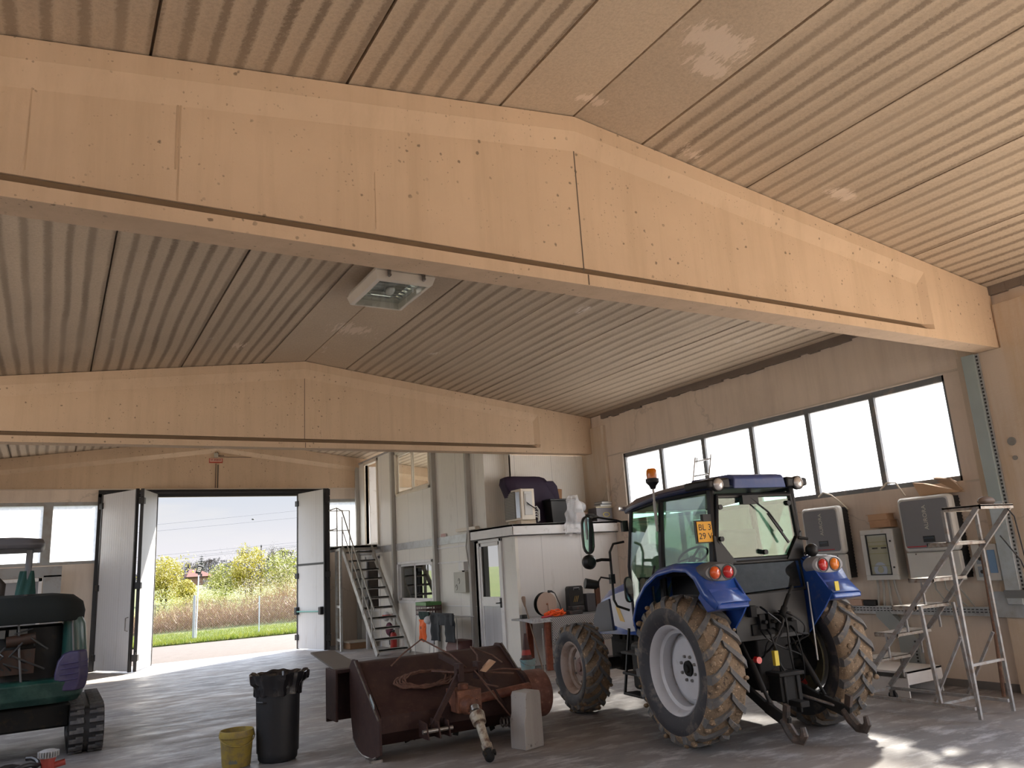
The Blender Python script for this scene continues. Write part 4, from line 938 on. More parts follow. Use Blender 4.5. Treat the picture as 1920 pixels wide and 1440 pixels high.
def curl(c, r, z, n, sq, tilt, ph=0, turns=1.0): return [(c[0] + r * math.cos(ph + 2 * PI * turns * i / n), c[1] + r * sq * math.sin(ph + 2 * PI * turns * i / n), z + tilt * math.sin(ph + 2 * PI * turns * i / n) + .01 * math.sin(i * 1.7)) for i in range(n)]
HOSE = m_rust('rusty_hose', (.09, .045, .035), (.17, .09, .065), 9, .7)
for k in range(5):
    yc = 9.02; a = curl((3.92, yc), .40 - k * .035, .765 + k * .004, 26, .22, .075, ph=.5 * k, turns=.9)
    a += [(4.25, 8.72, .86 - .01 * k), (4.40 + .02 * k, 8.60, .84)]
    MB().tube(a, .012, 6).build('hydraulic_hose', HOSE, **W)
for pts in ([(4.4, 8.6, .86), (4.55, 8.9, .98), (4.62, 9.2, 1.05), (4.9, 9.15, .92), (4.95, 9.0, .84)], [(4.4, 8.55, .84), (4.6, 8.5, .80), (4.85, 8.55, .76)], [(4.38, 8.55, .82), (4.66, 8.48, .84), (4.92, 8.5, .80)], [(4.32, 8.5, .84), (4.46, 8.42, .62), (4.75, 8.42, .26)], [(4.3, 8.5, .86), (4.42, 8.44, .70), (4.55, 8.40, .66)], [(4.28, 8.6, .86), (4.20, 8.9, 1.02), (3.98, 9.25, 1.20), (3.78, 9.35, 1.05), (3.60, 9.3, .93)]):
    MB().tube(pts, .010, 6).build('hydraulic_hose', HOSE, **W)
PS = thing('drive_shaft', 'cream guarded drive shaft hanging from the rusty tiller with its joint on the floor', 'drive shaft', (4.24, 8.1, 0))
a = Vector((4.20, 8.34, .50)); b = Vector((4.14, 7.93, .10)); d = (b - a)
g_ = MB(); g_.cyl(a + d * .18, a + d * .38, .085, .075, 20); g_.cyl(a + d * .36, a + d * .86, .050, .046, 18); g_.cyl(a + d * .84, a + d * .95, .058, .052, 18)
g_.build('shaft_guard', mk('dirty_cream_guard', (.42, .38, .30), .5, dirt=(.12, .07, .05), ds=9, dp=(.45, .6)), PS, True)
j = MB(); j.cyl(a, a + d * .1, .05, .05, 12); j.bar(a + d * .08 + Vector((.05, 0, 0)), a + d * .2 + Vector((.05, 0, 0)), .03); j.bar(a + d * .08 - Vector((.05, 0, 0)), a + d * .2 - Vector((.05, 0, 0)), .03); j.cyl(a + d * .14 - Vector((.06, 0, 0)), a + d * .14 + Vector((.06, 0, 0)), .018); j.build('universal_joint', STEEL, PS, True)
j = MB(); e = Vector((4.13, 7.90, .062)); j.sph(e, .055, 14, 10); j.cyl(a + d * .93, e, .035); j.bar(b + Vector((-.06, 0, .01)), e + Vector((-.055, -.02, .02)), .03); j.bar(b + Vector((.06, 0, .01)), e + Vector((.055, -.02, .02)), .03); j.build('end_yoke', BLACKF, PS, True)
# brand plate on the end plate (illegible white-and-blue strip with dark marks)
lp = MB().prism([(8.93, .70), (8.80, .60), (8.80, .52), (8.93, .62)], 'x', 3.192, 3.199).build('name_plate', mk('pale_blue_plate', (.35, .42, .45), .5), **W)

# concrete block, bin, bucket
K = thing('concrete_kerb_block', 'pale concrete kerb block standing on end beside the rusty tiller', 'concrete block', (4.80, 8.24, 0), .25)
r0 = [(-.13, -.12), (.13, -.12), (.13, .12), (-.13, .12)]
rings = [[(x * sx + dx, y, z) for x, y in r0] for z, sx, dx in ((0, 1.12, 0), (.04, 1.12, 0), (.30, 1.1, 0), (.37, .98, .012), (.56, .94, .016), (.60, .80, .02))]
MB().loft(rings).build('block', KERB, K, bevel=.008)
B = thing('waste_bin', 'tall dark grey waste bin with a black liner folded over its rim', 'bin', (2.40, 9.84, 0))
MB().lathe([(0, .012), (.205, .01), (.218, .03), (.222, .08), (.245, .78), (.262, .80), (.262, .84), (.25, .84), (.235, .10), (0, .09)], (0, 0, 0), 'z', 40).build('bin_body', BINM, B)
for a in (PI * 1.15,): 
    h = MB(); h.tube([(.24 * math.cos(a + u), .24 * math.sin(a + u), .66) if abs(u) > .24 else (.265 * math.cos(a + u), .265 * math.sin(a + u), .66) for u in (-.32, -.2, 0, .2, .32)], .012); h.build('bin_handle', BINM, B)
def liner(u, v):
    a = u * 2 * PI; k = 1 + .03 * math.sin(a * 9 + v * 5) * (.4 + v) + .02 * math.sin(a * 23)
    prof = [(.225, .60), (.235, .86), (.262, .93), (.30, .955), (.292, .90), (.268, .80), (.262, .72)]
    i = min(int(v * 6), 5); w = v * 6 - i; r = prof[i][0] * (1 - w) + prof[i + 1][0] * w; z = prof[i][1] * (1 - w) + prof[i + 1][1] * w
    fl = .05 * max(0, math.cos(a + .1)) ** 6 + .035 * max(0, math.cos(a - 3.3)) ** 6
    if 2 <= v * 6 <= 4.5: r += fl
    return (r * k * math.cos(a), r * k * math.sin(a), z + .008 * math.sin(a * 5 + 1) + .006 * math.sin(a * 13))
MB().grid(liner, 90, 18).build('bin_liner', BAGB, B)
U = thing('yellow_bucket', 'grimy yellow plastic bucket at the foot of the dark waste bin', 'bucket', (1.955, 9.90, 0))
MB().lathe([(0, .01), (.150, .005), (.155, .02), (.178, .31), (.19, .315), (.19, .35), (.183, .385), (.176, .385), (.172, .33), (.150, .04), (0, .03)], (0, 0, 0), 'z', 36).build('bucket_body', YBUCK, U)
MB().tube([(.192 * math.cos(a), .192 * math.sin(a), .33 - .10 * math.sin((a - PI) )) for a in [PI + i * PI / 12 for i in range(13)]], .006).build('bucket_handle', YBUCK, U)
MB().lathe([(.158, .05), (.161, .11)], (.0, 0, 0), 'z', 10, -2.3, -1.7).build('bucket_print', mk('dark_print', (.12, .13, .10), .6), U)

# ------------------------------------------------------------------ mini excavator at the edge of the view
EX = thing('mini_excavator', 'teal green mini excavator with rubber tracks and its engine bay open', 'excavator', (-.35, 12.9, 0))
X = dict(parent=EX, world=True)
def track(x0, x1):
    y0, y1, h = 12.12, 14.35, .56; r = h / 2; path = []
    for i in range(17): a = -PI / 2 - PI * i / 16; path.append((y0 + r + r * math.cos(a), r + r * math.sin(a)))
    n = 24
    for i in range(1, n): path.append((y0 + r + (y1 - y0 - 2 * r) * i / n, h))
    for i in range(17): a = PI / 2 - PI * i / 16; path.append((y1 - r + r * math.cos(a), r + r * math.sin(a)))
    for i in range(1, n): path.append((y1 - r - (y1 - y0 - 2 * r) * i / n, 0))
    cy_, cz = (y0 + y1) / 2, r
    rings = []
    for x in (x0, x1): pass
    mb = MB(); N = len(path)
    rings = [[(x0, y, z), (x1, y, z), (x1, y + (cy_ - y) * .04, z + (cz - z) * .14), (x0, y + (cy_ - y) * .04, z + (cz - z) * .14)] for y, z in path]
    rings.append(rings[0]); mb.loft(rings, caps=False); 
    bt = mb.build('track_belt', RUBBER, **X)
    k = 0
    acc = 0; last = path[0]
    for i in range(N):
        if i % 2: continue
        y, z = path[i]; yn, zn = path[(i + 1) % N]; d = Vector((0, yn - y, zn - z)).normalized(); nrm = Vector((0, -d.z, d.y))
        if nrm.dot(Vector((0, y - cy_, z - cz))) < 0: nrm = -nrm
        if z < .02: continue
        p = MB()
        for a, b, hh in ((x0 + .01, (x0 + x1) / 2 - .03, .5), ((x0 + x1) / 2 + .03, x1 - .005, .5)):
            c = Vector(((a + b) / 2, y, z)) + nrm * .012
            R = Matrix((Vector((1, 0, 0)), d, Vector((1, 0, 0)).cross(d))).transposed()
            p.box(c, (b - a, .048, .035), R); p.box(c + d * .03 + Vector(((b - a) * .22, 0, 0)), ((b - a) * .5, .04, .035), R)
        p.build('track_pad', mk('worn_grey_pad_rubber', (.075, .075, .08), .7, dirt=(.15, .145, .14), ds=12), bt, False, bevel=.006).location = -Vector(EX.location)
    f = MB(); f.ab(x0 + .06, x1 - .06, y0 + .25, y1 - .25, .12, .42)
    for q in range(5): f.cyl((x0 + .03, y0 + .45 + q * .33, .12), (x1 - .03, y0 + .45 + q * .33, .12), .08)
    f.cyl((x0 + .03, y0 + r, r), (x1 - .03, y0 + r, r), .22); f.cyl((x0 + .03, y1 - r, r), (x1 - .03, y1 - r, r), .22)
    f.build('track_frame', EXD, **X)
track(.33, .735); track(-1.35, -.95)
MB().ab(-1.0, .35, 12.6, 13.9, .30, .60).build('undercarriage', EXD, bevel=.03, **X)
# rounded house: plan outline lofted in z
def plan(w0, w1, y0, y1, z, rad=.32, n=6):
    out = []
    for cx, cy_, a0 in ((w1 - rad, y0 + rad, -PI / 2), (w1 - rad, y1 - rad, 0), (w0 + rad, y1 - rad, PI / 2), (w0 + rad, y0 + rad, PI)):
        for i in range(n + 1): a = a0 + PI / 2 * i / n; out.append((cx + rad * math.cos(a), cy_ + rad * math.sin(a), z))
    return out
lw = MB().loft([plan(-1.15, .42, 12.12, 13.9, .66), plan(-1.18, .47, 12.05, 13.9, .74), plan(-1.18, .49, 12.03, 13.9, .92), plan(-1.15, .46, 12.08, 13.9, .96)]); lw.build('counterweight', EXG, bevel=.01, **X)
bd = MB().loft([plan(-1.0, .33, 12.35, 13.8, .95), plan(-1.0, .33, 12.38, 13.8, 1.6)]); bd.build('engine_bay', EXD, **X)
hd = MB().loft([plan(-1.16, .44, 12.10, 13.8, 1.66, .34), plan(-1.16, .45, 12.08, 13.8, 1.78, .34), plan(-1.14, .42, 12.12, 13.8, 1.90, .34), plan(-1.06, .30, 12.22, 13.75, 1.995, .3), plan(-.8, .05, 12.5, 13.6, 2.03, .2)]); hd.build('raised_engine_cover', mk('very_dark_green_cover', (.003, .006, .005), .85), bevel=.01, **X)
for x in (-.45, .15):
    MB().tube([(x + .22, 12.16, .95), (x + .18, 12.15, 1.3), (x + .15, 12.2, 1.68)], .014).build('cover_stay', mk('dull_grey_rod', (.12, .12, .12), .5), **X)
rb = MB().loft([plan(.20, .485, 12.2, 13.7, .94, .13), plan(.2, .50, 12.2, 13.7, 1.2, .13), plan(.2, .46, 12.2, 13.7, 1.62, .13), plan(.2, .42, 12.2, 13.7, 1.70, .13)]); rb.build('side_cover', mk('pale_edge_green', (.012, .06, .05), .35, coat=.4), **X)
pv = MB(); rr_ = []
for z, a, b in ((.80, .20, .47), (.86, .14, .50), (1.0, .13, .515), (1.16, .16, .50), (1.25, .22, .49), (1.28, .30, .48)):
    rr_.append([(a, 12.06, z), (b - .10, 12.02, z), (b, 12.12, z), (b + .005, 12.5, z), (b - .1, 12.5, z), (a, 12.3, z)])
pv.loft(rr_).build('purple_vent_cover', PURPP, bevel=.02, seg=3, **X)
for z in (.93, 1.0, 1.07, 1.13): MB().tube([(.19, 12.045, z), (.38, 12.015, z + .012), (.50, 12.10, z + .02), (.515, 12.4, z + .02)], .006).build('vent_slot', mk('vent_shadow_purple', (.05, .04, .12), .6), **X)
rg = random.Random(9)
eng = MB(); eng.ab(-.5, -.1, 12.2, 12.5, 1.05, 1.35); eng.cyl((-.42, 12.2, 1.45), (-.1, 12.2, 1.48), .07); eng.build('engine_block', mk('orange_brown_engine', (.04, .014, .004), .6, dirt=(.02, .015, .01), ds=9), **X)
for k in range(3): MB().ab(-.52 + k * .12, -.44 + k * .12, 12.2, 12.3, 1.5, 1.6).build('filter', mk('pale_filter', (.10, .10, .09), .5), **X)
for k in range(7):
    x = rg.uniform(-.55, .2); z = rg.uniform(1.0, 1.5)
    MB().tube([(x, 12.2, z), (x + rg.uniform(-.2, .2), 12.12, z + .1), (x + rg.uniform(-.3, .3), 12.2, z + rg.uniform(-.1, .3))], .012).build('engine_hose', mk('dark_hose', (.05, .05, .05), .4), **X)
# canopy, post, seat, hanging cloth
cp = MB().loft([plan(-1.15, -.10, 12.0, 13.3, 2.60, .2), plan(-1.17, -.07, 11.98, 13.3, 2.66, .2), plan(-1.15, -.10, 12.0, 13.3, 2.73, .2), plan(-1.0, -.3, 12.2, 13.1, 2.76, .2)]); cp.build('canopy', mk('dark_grey_canopy', (.09, .09, .10), .4), bevel=.015, **X)
MB().tube([(-.28, 12.40, 1.95), (-.25, 12.38, 2.15), (-.24, 12.36, 2.62)], .042, 10).build('canopy_post', mk('grey_canopy_post', (.13, .135, .15), .4), **X)
s_ = MB().loft([plan(-.95, -.50, 12.55, 12.7, 1.95, .06), plan(-.93, -.49, 12.5, 12.66, 2.18, .07), plan(-.85, -.56, 12.52, 12.64, 2.26, .05)]); s_.build('seat', mk('brown_black_seat', (.05, .04, .035), .6), **X)
CL = thing('green_jacket', 'dark green jacket hung on the canopy post of the excavator', 'jacket', (-.26, 12.3, 2.05))
def cl_fn(u, v): a = u * 2 * PI; r = .055 + .03 * v + .012 * math.sin(a * 6 + v * 3); return (-.26 + r * 1.25 * math.cos(a), 12.38 + r * .8 * math.sin(a), 2.33 - .30 * v)
MB().grid(cl_fn, 40, 10).build('cloth', mk('deep_green_cloth', (.012, .06, .05), .8), CL, True)

# red pipe piece with grey toothed cap and black hoses near the camera
HP = thing('red_hydraulic_jack', 'red pipe stand with a grey toothed cap on the floor below the excavator track', 'jack', (.10, 9.6, 0))
MB().lathe([(0, 0), (.075, 0), (.075, .05), (.060, .06), (.060, .40), (.068, .42), (.068, .44), (0, .44)], (0, 0, 0), 'z', 24).build('body', mk('dull_red_pipe', (.36, .055, .04), .55, dirt=(.2, .05, .04)), HP)
g_ = MB(); g_.cyl((0, 0, .44), (0, 0, .50), .075, .08, 24)
for k in range(24): a = k * PI / 12; g_.box((.085 * math.cos(a), .085 * math.sin(a), .475), (.02, .012, .05), Matrix.Rotation(a, 3, 'Z'))
g_.lathe([(.08, .50), (.05, .515), (0, .52)], (0, 0, 0), 'z', 24); g_.build('toothed_cap', mk('grey_cap', (.33, .33, .33), .6), HP)
MB().cyl((.05, 0, .36), (.15, -.01, .38), .03, n=14).build('side_port', mk('dull_red_pipe', (.36, .055, .04), .55), HP)
HS = thing('coiled_black_hose', 'coil of black hose heaped on the floor next to the red pipe stand', 'hose', (-.25, 9.6, 0))
mb = MB()
pts = []
for i in range(150):
    a = i * .26; r = .20 + .03 * math.sin(i * .31); pts.append((-.20 + r * math.cos(a), 9.6 + r * .8 * math.sin(a), .03 + i * .0026 + .02 * math.sin(i * .9)))
mb.tube(pts, .022, 8); mb.build('hose', mk('black_hose_rubber', (.02, .02, .022), .4), HS, True)
# ------------------------------------------------------------------ lamp, sign and services overhead
LF = thing('ceiling_light', 'square industrial light fitting with a glass front fixed under the ridge of the roof', 'ceiling light', (3.95, 9.88, 5.83))
b = MB(); b.loft([[(-.40, -.56, .22), (.40, -.56, .22), (.40, .56, .22), (-.40, .56, .22)], [(-.43, -.60, .14), (.43, -.60, .14), (.43, .60, .14), (-.43, .60, .14)]]); b.build('housing', mk('lamp_housing', (.50, .47, .43), .45), LF, bevel=.02)
def rect(z, a, c): return [(-a, -c, z), (a, -c, z), (a, c, z), (-a, c, z)]
b = MB(); b.loft([rect(.13, .435, .605), rect(.02, .40, .57), rect(.0, .36, .53), rect(.012, .34, .51), rect(.10, .33, .50)], caps=False); b.build('rim_frame', mk('lamp_rim', (.60, .56, .50), .4), LF, bevel=.006)
b = MB(); b.loft([rect(.10, .34, .51), rect(.17, .12, .2)], caps=False); b.poly(rect(.17, .12, .2))
for k in range(-3, 4): b.prism([(-.30, .10), (0, .165), (.30, .10)], 'y', k * .12 - .003, k * .12 + .003)
b.build('reflector', mk('lamp_reflector', (.75, .78, .76), .12, .9), LF)
MB().ab(-.35, .35, -.52, .52, .008, .012).build('lamp_glass', CLEARG, LF)
b = MB(); b.sph((0, 0, .09), .06, 12, 8, (1, 2, 1)); b.build('bulb', mk('opal_bulb', (.7, .7, .68), .3), LF)
for x in (-.25, .25):
    b = MB(); b.ab(x - .02, x + .02, -.64, -.60, .05, .20); b.cyl((x, -.66, .06), (x, -.60, .06), .018); b.build('clip', STEEL, LF, bevel=.004)
b = MB(); b.ab(-.04, .04, -.35, -.27, .22, .37); b.ab(-.04, .04, .27, .35, .22, .37); b.ab(-.03, .03, -.34, .34, .33, .36); b.build('bracket', STEEL, LF)
YW = YD - .163
SG = thing('wall_sign', 'small red and white notice high above the folding door', 'sign', (4.02, YW, 5.54))
p = MB().ab(-.19, .19, -.01, 0, -.07, .07).build('sign_plate', mk('sign_red', (.42, .07, .04), .5), SG, bevel=.003)
MB().ab(-.168, .165, -.013, -.009, -.03, .06).build('sign_face', mk('sign_pink', (.68, .42, .34), .5), SG)
for k, x in enumerate((-.135, -.10, -.045, -.012, .022, .055, .09, .13)): MB().ab(x - .011, x + .011, -.016, -.012, -.002 + .004 * (k % 2), .042).build('sign_mark', mk('sign_ink', (.25, .06, .04), .6), SG)
JB = thing('junction_box', 'pale junction box with thin conduits above the red notice', 'junction box', (4.02, YW, 5.695))
MB().ab(-.055, .055, -.06, 0, -.06, .07).build('box', mk('box_beige', (.40, .38, .32), .5), JB, bevel=.006)
b = MB(); b.cyl((-.02, -.015, .05), (-.02, -.015, .28), .01); b.cyl((.03, -.015, .05), (.03, -.015, .28), .01); b.cyl((.05, -.02, 0), (.22, -.02, 0), .012); b.tube([(.05, -.015, -.03), (.3, -.015, -.045), (1.0, -.015, -.045)], .009); b.build('conduit', mk('brown_conduit', (.16, .11, .08), .6), JB)
b = MB(); b.cyl((0, -.015, -.24), (0, -.015, -.95), .012); b.build('conduit', mk('brown_conduit', (.16, .11, .08), .6), JB)
# ------------------------------------------------------------------ electrical wall: inverters, cabinet, trays
def inverter(y0, y1, z0, z1, label):
    t = thing('solar_inverter', label, 'inverter', (10.98, (y0 + y1) / 2, z0), 0, 'solar inverters on the window wall')
    w = (y1 - y0) / 2; h = z1 - z0
    def rr(x, a, za, zb, r=.06):
        o = []
        for cy_, cz, a0 in ((a - r, zb - r, 0), (-a + r, zb - r, PI / 2), (-a + r, za + r, PI), (a - r, za + r, 3 * PI / 2)):
            for i in range(6): q = a0 + PI / 2 * i / 5; o.append((x, cy_ + r * math.cos(q), cz + r * math.sin(q)))
        return o
    hs = MB(); hs.ab(-.16, 0, -w + .02, w - .02, .03, h - .03)
    for k in range(22): hs.ab(-.15, -.01, -w + .005, -w + .02, .08 + k * .048, .10 + k * .048)
    hs.build('heat_sink', INVB, t)
    MB().loft([rr(-.15, w, .40, h), rr(-.22, w, .40, h), rr(-.255, w - .025, .42, h - .025)]).build('upper_cover', INVW, t, bevel=.004)
    MB().loft([rr(-.250, w - .045, .445, h - .045, .05), rr(-.262, w - .05, .45, h - .05, .05)]).build('face_panel', INVG, t)
    lc = MB(); lc.ab(-.235, -.15, -w + .015, w - .015, .0, .395); lc.build('lower_cover', INVW, t, bevel=.012)
    for y in (-w * .6, w * .6):
        for z in (.03, .37): MB().cyl((-.24, y, z), (-.232, y, z), .010, n=8).build('screw', BLACKM, t)
    d = MB().ab(-.268, -.258, -.10, .075, .53, .615).build('display', mk('display_black', (.02, .022, .025), .2), t, bevel=.003)
    MB().ab(-.2705, -.267, -.085, .06, .575, .60).build('display_window', mk('display_dark_blue', (.05, .07, .09), .1), d)
    for a, c in ((.045, w - .065), (-w + .16, .03)): MB().ab(-.267, -.260, a, c, .468, .482).build('red_stripe', REDST, t)
    x = Vector((0, 0, 1)); y = Vector((0, 1, 0))
    text('AURORA', 'brand_lettering', .085, SILV, frame((10.98 - .264, (y0 + y1) / 2 - .01, z0 + .875), x, y), t, .001)
    return t
inverter(8.235, 8.965, 1.47, 2.62, 'grey faced inverter with black heat sink fixed just above the tractor fender')
inverter(6.41, 7.22, 1.44, 2.615, 'grey faced inverter mounted behind the tall rolling steps, flattened cardboard box on top')
EC = thing('electrical_cabinet', 'pale electrical cabinet with a glazed door fixed between the two inverters', 'electrical cabinet', (10.98, 7.66, 1.46))
b = MB(); b.ab(-.20, 0, -.27, .27, 0, .74); b.build('cabinet_body', mk('cabinet_grey', (.40, .40, .37), .5), EC, bevel=.006)
b = MB(); 
for a in ((-.27, .27, 0, .07), (-.27, .27, .67, .74), (-.27, -.17, .07, .67), (.19, .27, .07, .67)): b.ab(-.225, -.20, a[0], a[1], a[2], a[3])
cd_ = b.build('cabinet_door', INVW, EC, bevel=.005)
b = MB()
for a in ((-.17, .19, .07, .085), (-.17, .19, .655, .67), (-.17, -.158, .07, .67), (.178, .19, .07, .67)): b.ab(-.229, -.20, a[0], a[1], a[2], a[3])
b.build('gasket', BLACKM, cd_); MB().ab(-.215, -.212, -.165, .185, .08, .66).build('glass_pane', CLEARG, cd_)
for z in (.18, .56): MB().cyl((-.235, -.22, z), (-.222, -.22, z), .014).build('lock', BLACKM, cd_)
MB().ab(-.205, -.20, -.16, .18, .08, .66).build('inner_panel', mk('cabinet_inner_cream', (.60, .57, .46), .6), EC)
for z, h in ((.48, .03), (.55, .012), (.38, .012), (.2, .01)): MB().ab(-.209, -.205, -.15, .17, z, z + h).build('breaker_row', mk('breaker_yellow_grey', (.5, .46, .28), .6), EC)
for y in (-.09, .06): MB().ab(-.211, -.206, y - .04, y + .05, .455, .475).build('breaker', BLACKM, EC)
b = MB().lathe([(.11, 0), (.11, .004), (.05, .004), (.05, 0)], (0, 0, 0), 'x', 30); o = b.build('paper_disc', mk('pale_blue_disc', (.62, .66, .85), .5), EC); o.location = (-.210, .02, .15)
# boxes on and around
WB = None
for k, (y0, y1, z0, z1, m, l) in enumerate(((7.42, 7.77, 2.225, 2.335, WOODC, 'wooden box sitting directly on top of the electrical cabinet'), (7.46, 7.78, 2.335, 2.43, mk('lighter_wood_box', (.52, .33, .20), .75), 'upper wooden box stacked over the cabinet'))):
    w_ = thing('wooden_box', l, 'box', (10.90, (y0 + y1) / 2, z0), 0, 'boxes stacked on the electrical cabinet')
    b = MB(); b.ab(-.10, .07, y0 - (y0 + y1) / 2, y1 - (y0 + y1) / 2, 0, z1 - z0 - .006); b.build('carton', m, w_, bevel=.004)
    MB().ab(-.102, .072, -.19, .19, z1 - z0 - .008, z1 - z0 - .001).build('lid', m, w_)
CB = thing('cardboard_box', 'open brown cardboard box lying on top of the inverter nearest the corner duct', 'cardboard box', (10.86, 6.72, 2.625))
b = MB(); b.prism([(-.42, .0), (.18, .0), (.26, .20), (.10, .17)], 'x', -.03, .10); b.build('carton', mk('tan_cardboard', (.52, .36, .23), .85), CB)
b = MB(); b.loft([[(-.04, -.30, .19), (.10, -.30, .17), (.10, -.06, .25), (-.04, -.06, .23)], [(-.03, -.34, .15), (.1, -.34, .14), (.1, -.1, .22), (-.03, -.1, .20)]]); b.prism([(-.38, 0.0), (-.10, .18), (-.3, .20), (-.44, .02)], 'x', -.02, .02); b.build('flap', mk('tan_cardboard_dark', (.36, .24, .15), .85), CB)
SWB = thing('switch_box', 'small pale switch box with two clear breaker windows behind the rolling steps', 'switch box', (10.98, 6.15, 1.42))
MB().ab(-.13, 0, -.17, .17, 0, .48).build('box', INVW, SWB, bevel=.01)
for z in (.12, .29):
    f = MB().ab(-.142, -.13, -.02, .12, z - .07, z + .07).build('breaker_window', mk('blue_grey_window', (.34, .40, .48), .15), SWB, bevel=.004)
    MB().cyl((-.155, .06, z), (-.14, .06, z), .025, n=16).build('breaker_knob', BLACKM, f)
MB().ab(-.14, -.13, -.14, -.04, .1, .40).build('side_window', mk('blue_window', (.20, .34, .55), .15), SWB, bevel=.004)
# vertical duct up the column and the perforated tray along the wall
DT = thing('cable_duct', 'grey green metal cable duct running up the corner column to the beam', 'cable duct', (10.86, 5.86, 0))
b = MB(); b.ab(-.04, .035, -.095, .075, 2.42, 4.45); b.build('upper_duct', DUCT, DT, bevel=.004)
b = MB(); b.ab(-.05, .035, -.10, .09, 1.12, 2.44); b.build('lower_duct', mk('bright_duct_metal', (.50, .55, .58), .35, .4, dirt=(.4, .42, .42)), DT, bevel=.004)
b = MB(); b.ab(.0, .035, -.135, -.095, 1.2, 4.45); b.use(1)
for k in range(64): b.ab(-.004, .002, -.128, -.104, 1.25 + k * .05, 1.275 + k * .05)
b.build('perforated_flange', [GALV, BLACKM], DT)
b = MB(); b.ab(-.055, .035, -.20, .11, 1.20, 1.30); b.build('coupling', mk('grey_coupling', (.2, .21, .22), .5, .4), DT, bevel=.004)
TY = thing('cable_tray', 'slotted galvanised cable tray running level along the wall below the inverters', 'cable tray', (10.93, 7.6, 1.0))
b = MB(); b.ab(-.06, .06, -1.85, 2.9, .0, .012); b.ab(-.065, -.055, -1.85, 2.9, -.04, .08); b.use(1)
for k in range(80):
    for z in (.005, .04): b.ab(-.069, -.060, -1.8 + k * .058, -1.765 + k * .058, z, z + .013)
b.build('tray', [GALV, BLACKM], TY)
b = MB(); b.ab(-.075, -.055, -1.86, -1.45, -.05, .28); b.build('end_plate', mk('bright_duct_metal', (.50, .55, .58), .35, .4), TY, bevel=.003)
VT = thing('cable_duct', 'grey metal cable duct dropping from the level tray to the floor behind the steps', 'cable duct', (10.93, 7.5, 0))
b = MB(); b.ab(-.07, .03, -.16, .14, .02, .62); b.prism([(-.16, .62), (.14, .62), (.45, .92), (.45, 1.0), (.22, 1.0)], 'x', -.07, .03); b.use(1)
for k in range(12): b.ab(-.074, -.069, -.13, -.10, .08 + k * .045, .105 + k * .045)
b.build('duct', [mk('dull_grey_duct', (.30, .33, .33), .5, .3), BLACKM], VT)
CN = mk('grey_pvc_conduit', (.42, .42, .40), .5)
for k, (y, yb, z) in enumerate(((7.86, 7.92, 1.46), (7.77, 7.82, 1.46), (7.68, 7.70, 1.46), (7.58, 7.54, 1.46), (8.75, 8.98, 1.47), (8.60, 8.70, 1.47), (6.95, 6.8, 1.44), (6.8, 6.55, 1.44), (6.6, 6.45, 1.44))):
    t = MB().tube([(10.90, y, z), (10.90, y, z - .12), (10.91, (y + yb) / 2, z - .24), (10.92, yb, z - .36), (10.92, yb, 1.02)], .017 if k < 6 else .010, 8).build('conduit', CN)
    tag(t, 'short curved grey conduit dropping from a wall unit into the slotted tray', 'conduit', 'conduits between wall units and tray')
sb_ = tag(MB().ab(10.84, 10.92, 8.15, 8.36, 1.075, 1.17).build('small_box', mk('pinkish_card', (.56, .40, .32), .8), bevel=.004), 'small pinkish box resting on the slotted tray', 'box')
sb_ = tag(MB().ab(10.84, 10.92, 7.92, 8.13, 1.075, 1.165).build('socket_box', BLACKP, bevel=.015), 'small black socket box resting on the slotted tray', 'socket box')
for z, y in ((3.2, 5.53), (3.2, 5.25), (2.98, 5.53)):
    t = tag(MB().cyl((10.885, y, z), (10.90, y, z), .055 if z > 3 else .03, n=20).build('wall_plug', mk('grey_plug', (.24, .24, .23), .7)), 'round grey filler disc in the face of the near column', 'filler disc', 'filler discs in the column')
t = tag(MB().tube([(10.96, 8.75, 2.80), (10.90, 8.60, 2.86), (10.90, 8.45, 2.80), (10.93, 8.35, 2.70), (10.95, 8.22, 2.55)], .012, 6).build('cable', mk('cream_cable', (.62, .56, .46), .6)), 'loose cream cable hanging from the window sill beside the first inverter', 'cable')
t = tag(MB().tube([(10.96, 7.6, 2.79), (10.92, 7.45, 2.88), (10.92, 7.3, 2.86), (10.94, 7.2, 2.66)], .012, 6).build('cable', mk('cream_cable', (.62, .56, .46), .6)), 'loose cream cable curling down from the sill over the second inverter', 'cable')
PO = tag(MB().tube([(10.50, 6.05, .02), (10.62, 6.08, .75), (10.80, 6.15, 1.95)], [.025, .022, .022], 8).build('rusty_pole', m_rust('rusty_pole', (.10, .055, .04), (.2, .11, .07), 9)), 'thin rusty pole leaning against the wall by the rolling steps', 'pole')
MB().ab(-.12, .12, -.10, .10, 0, .012)
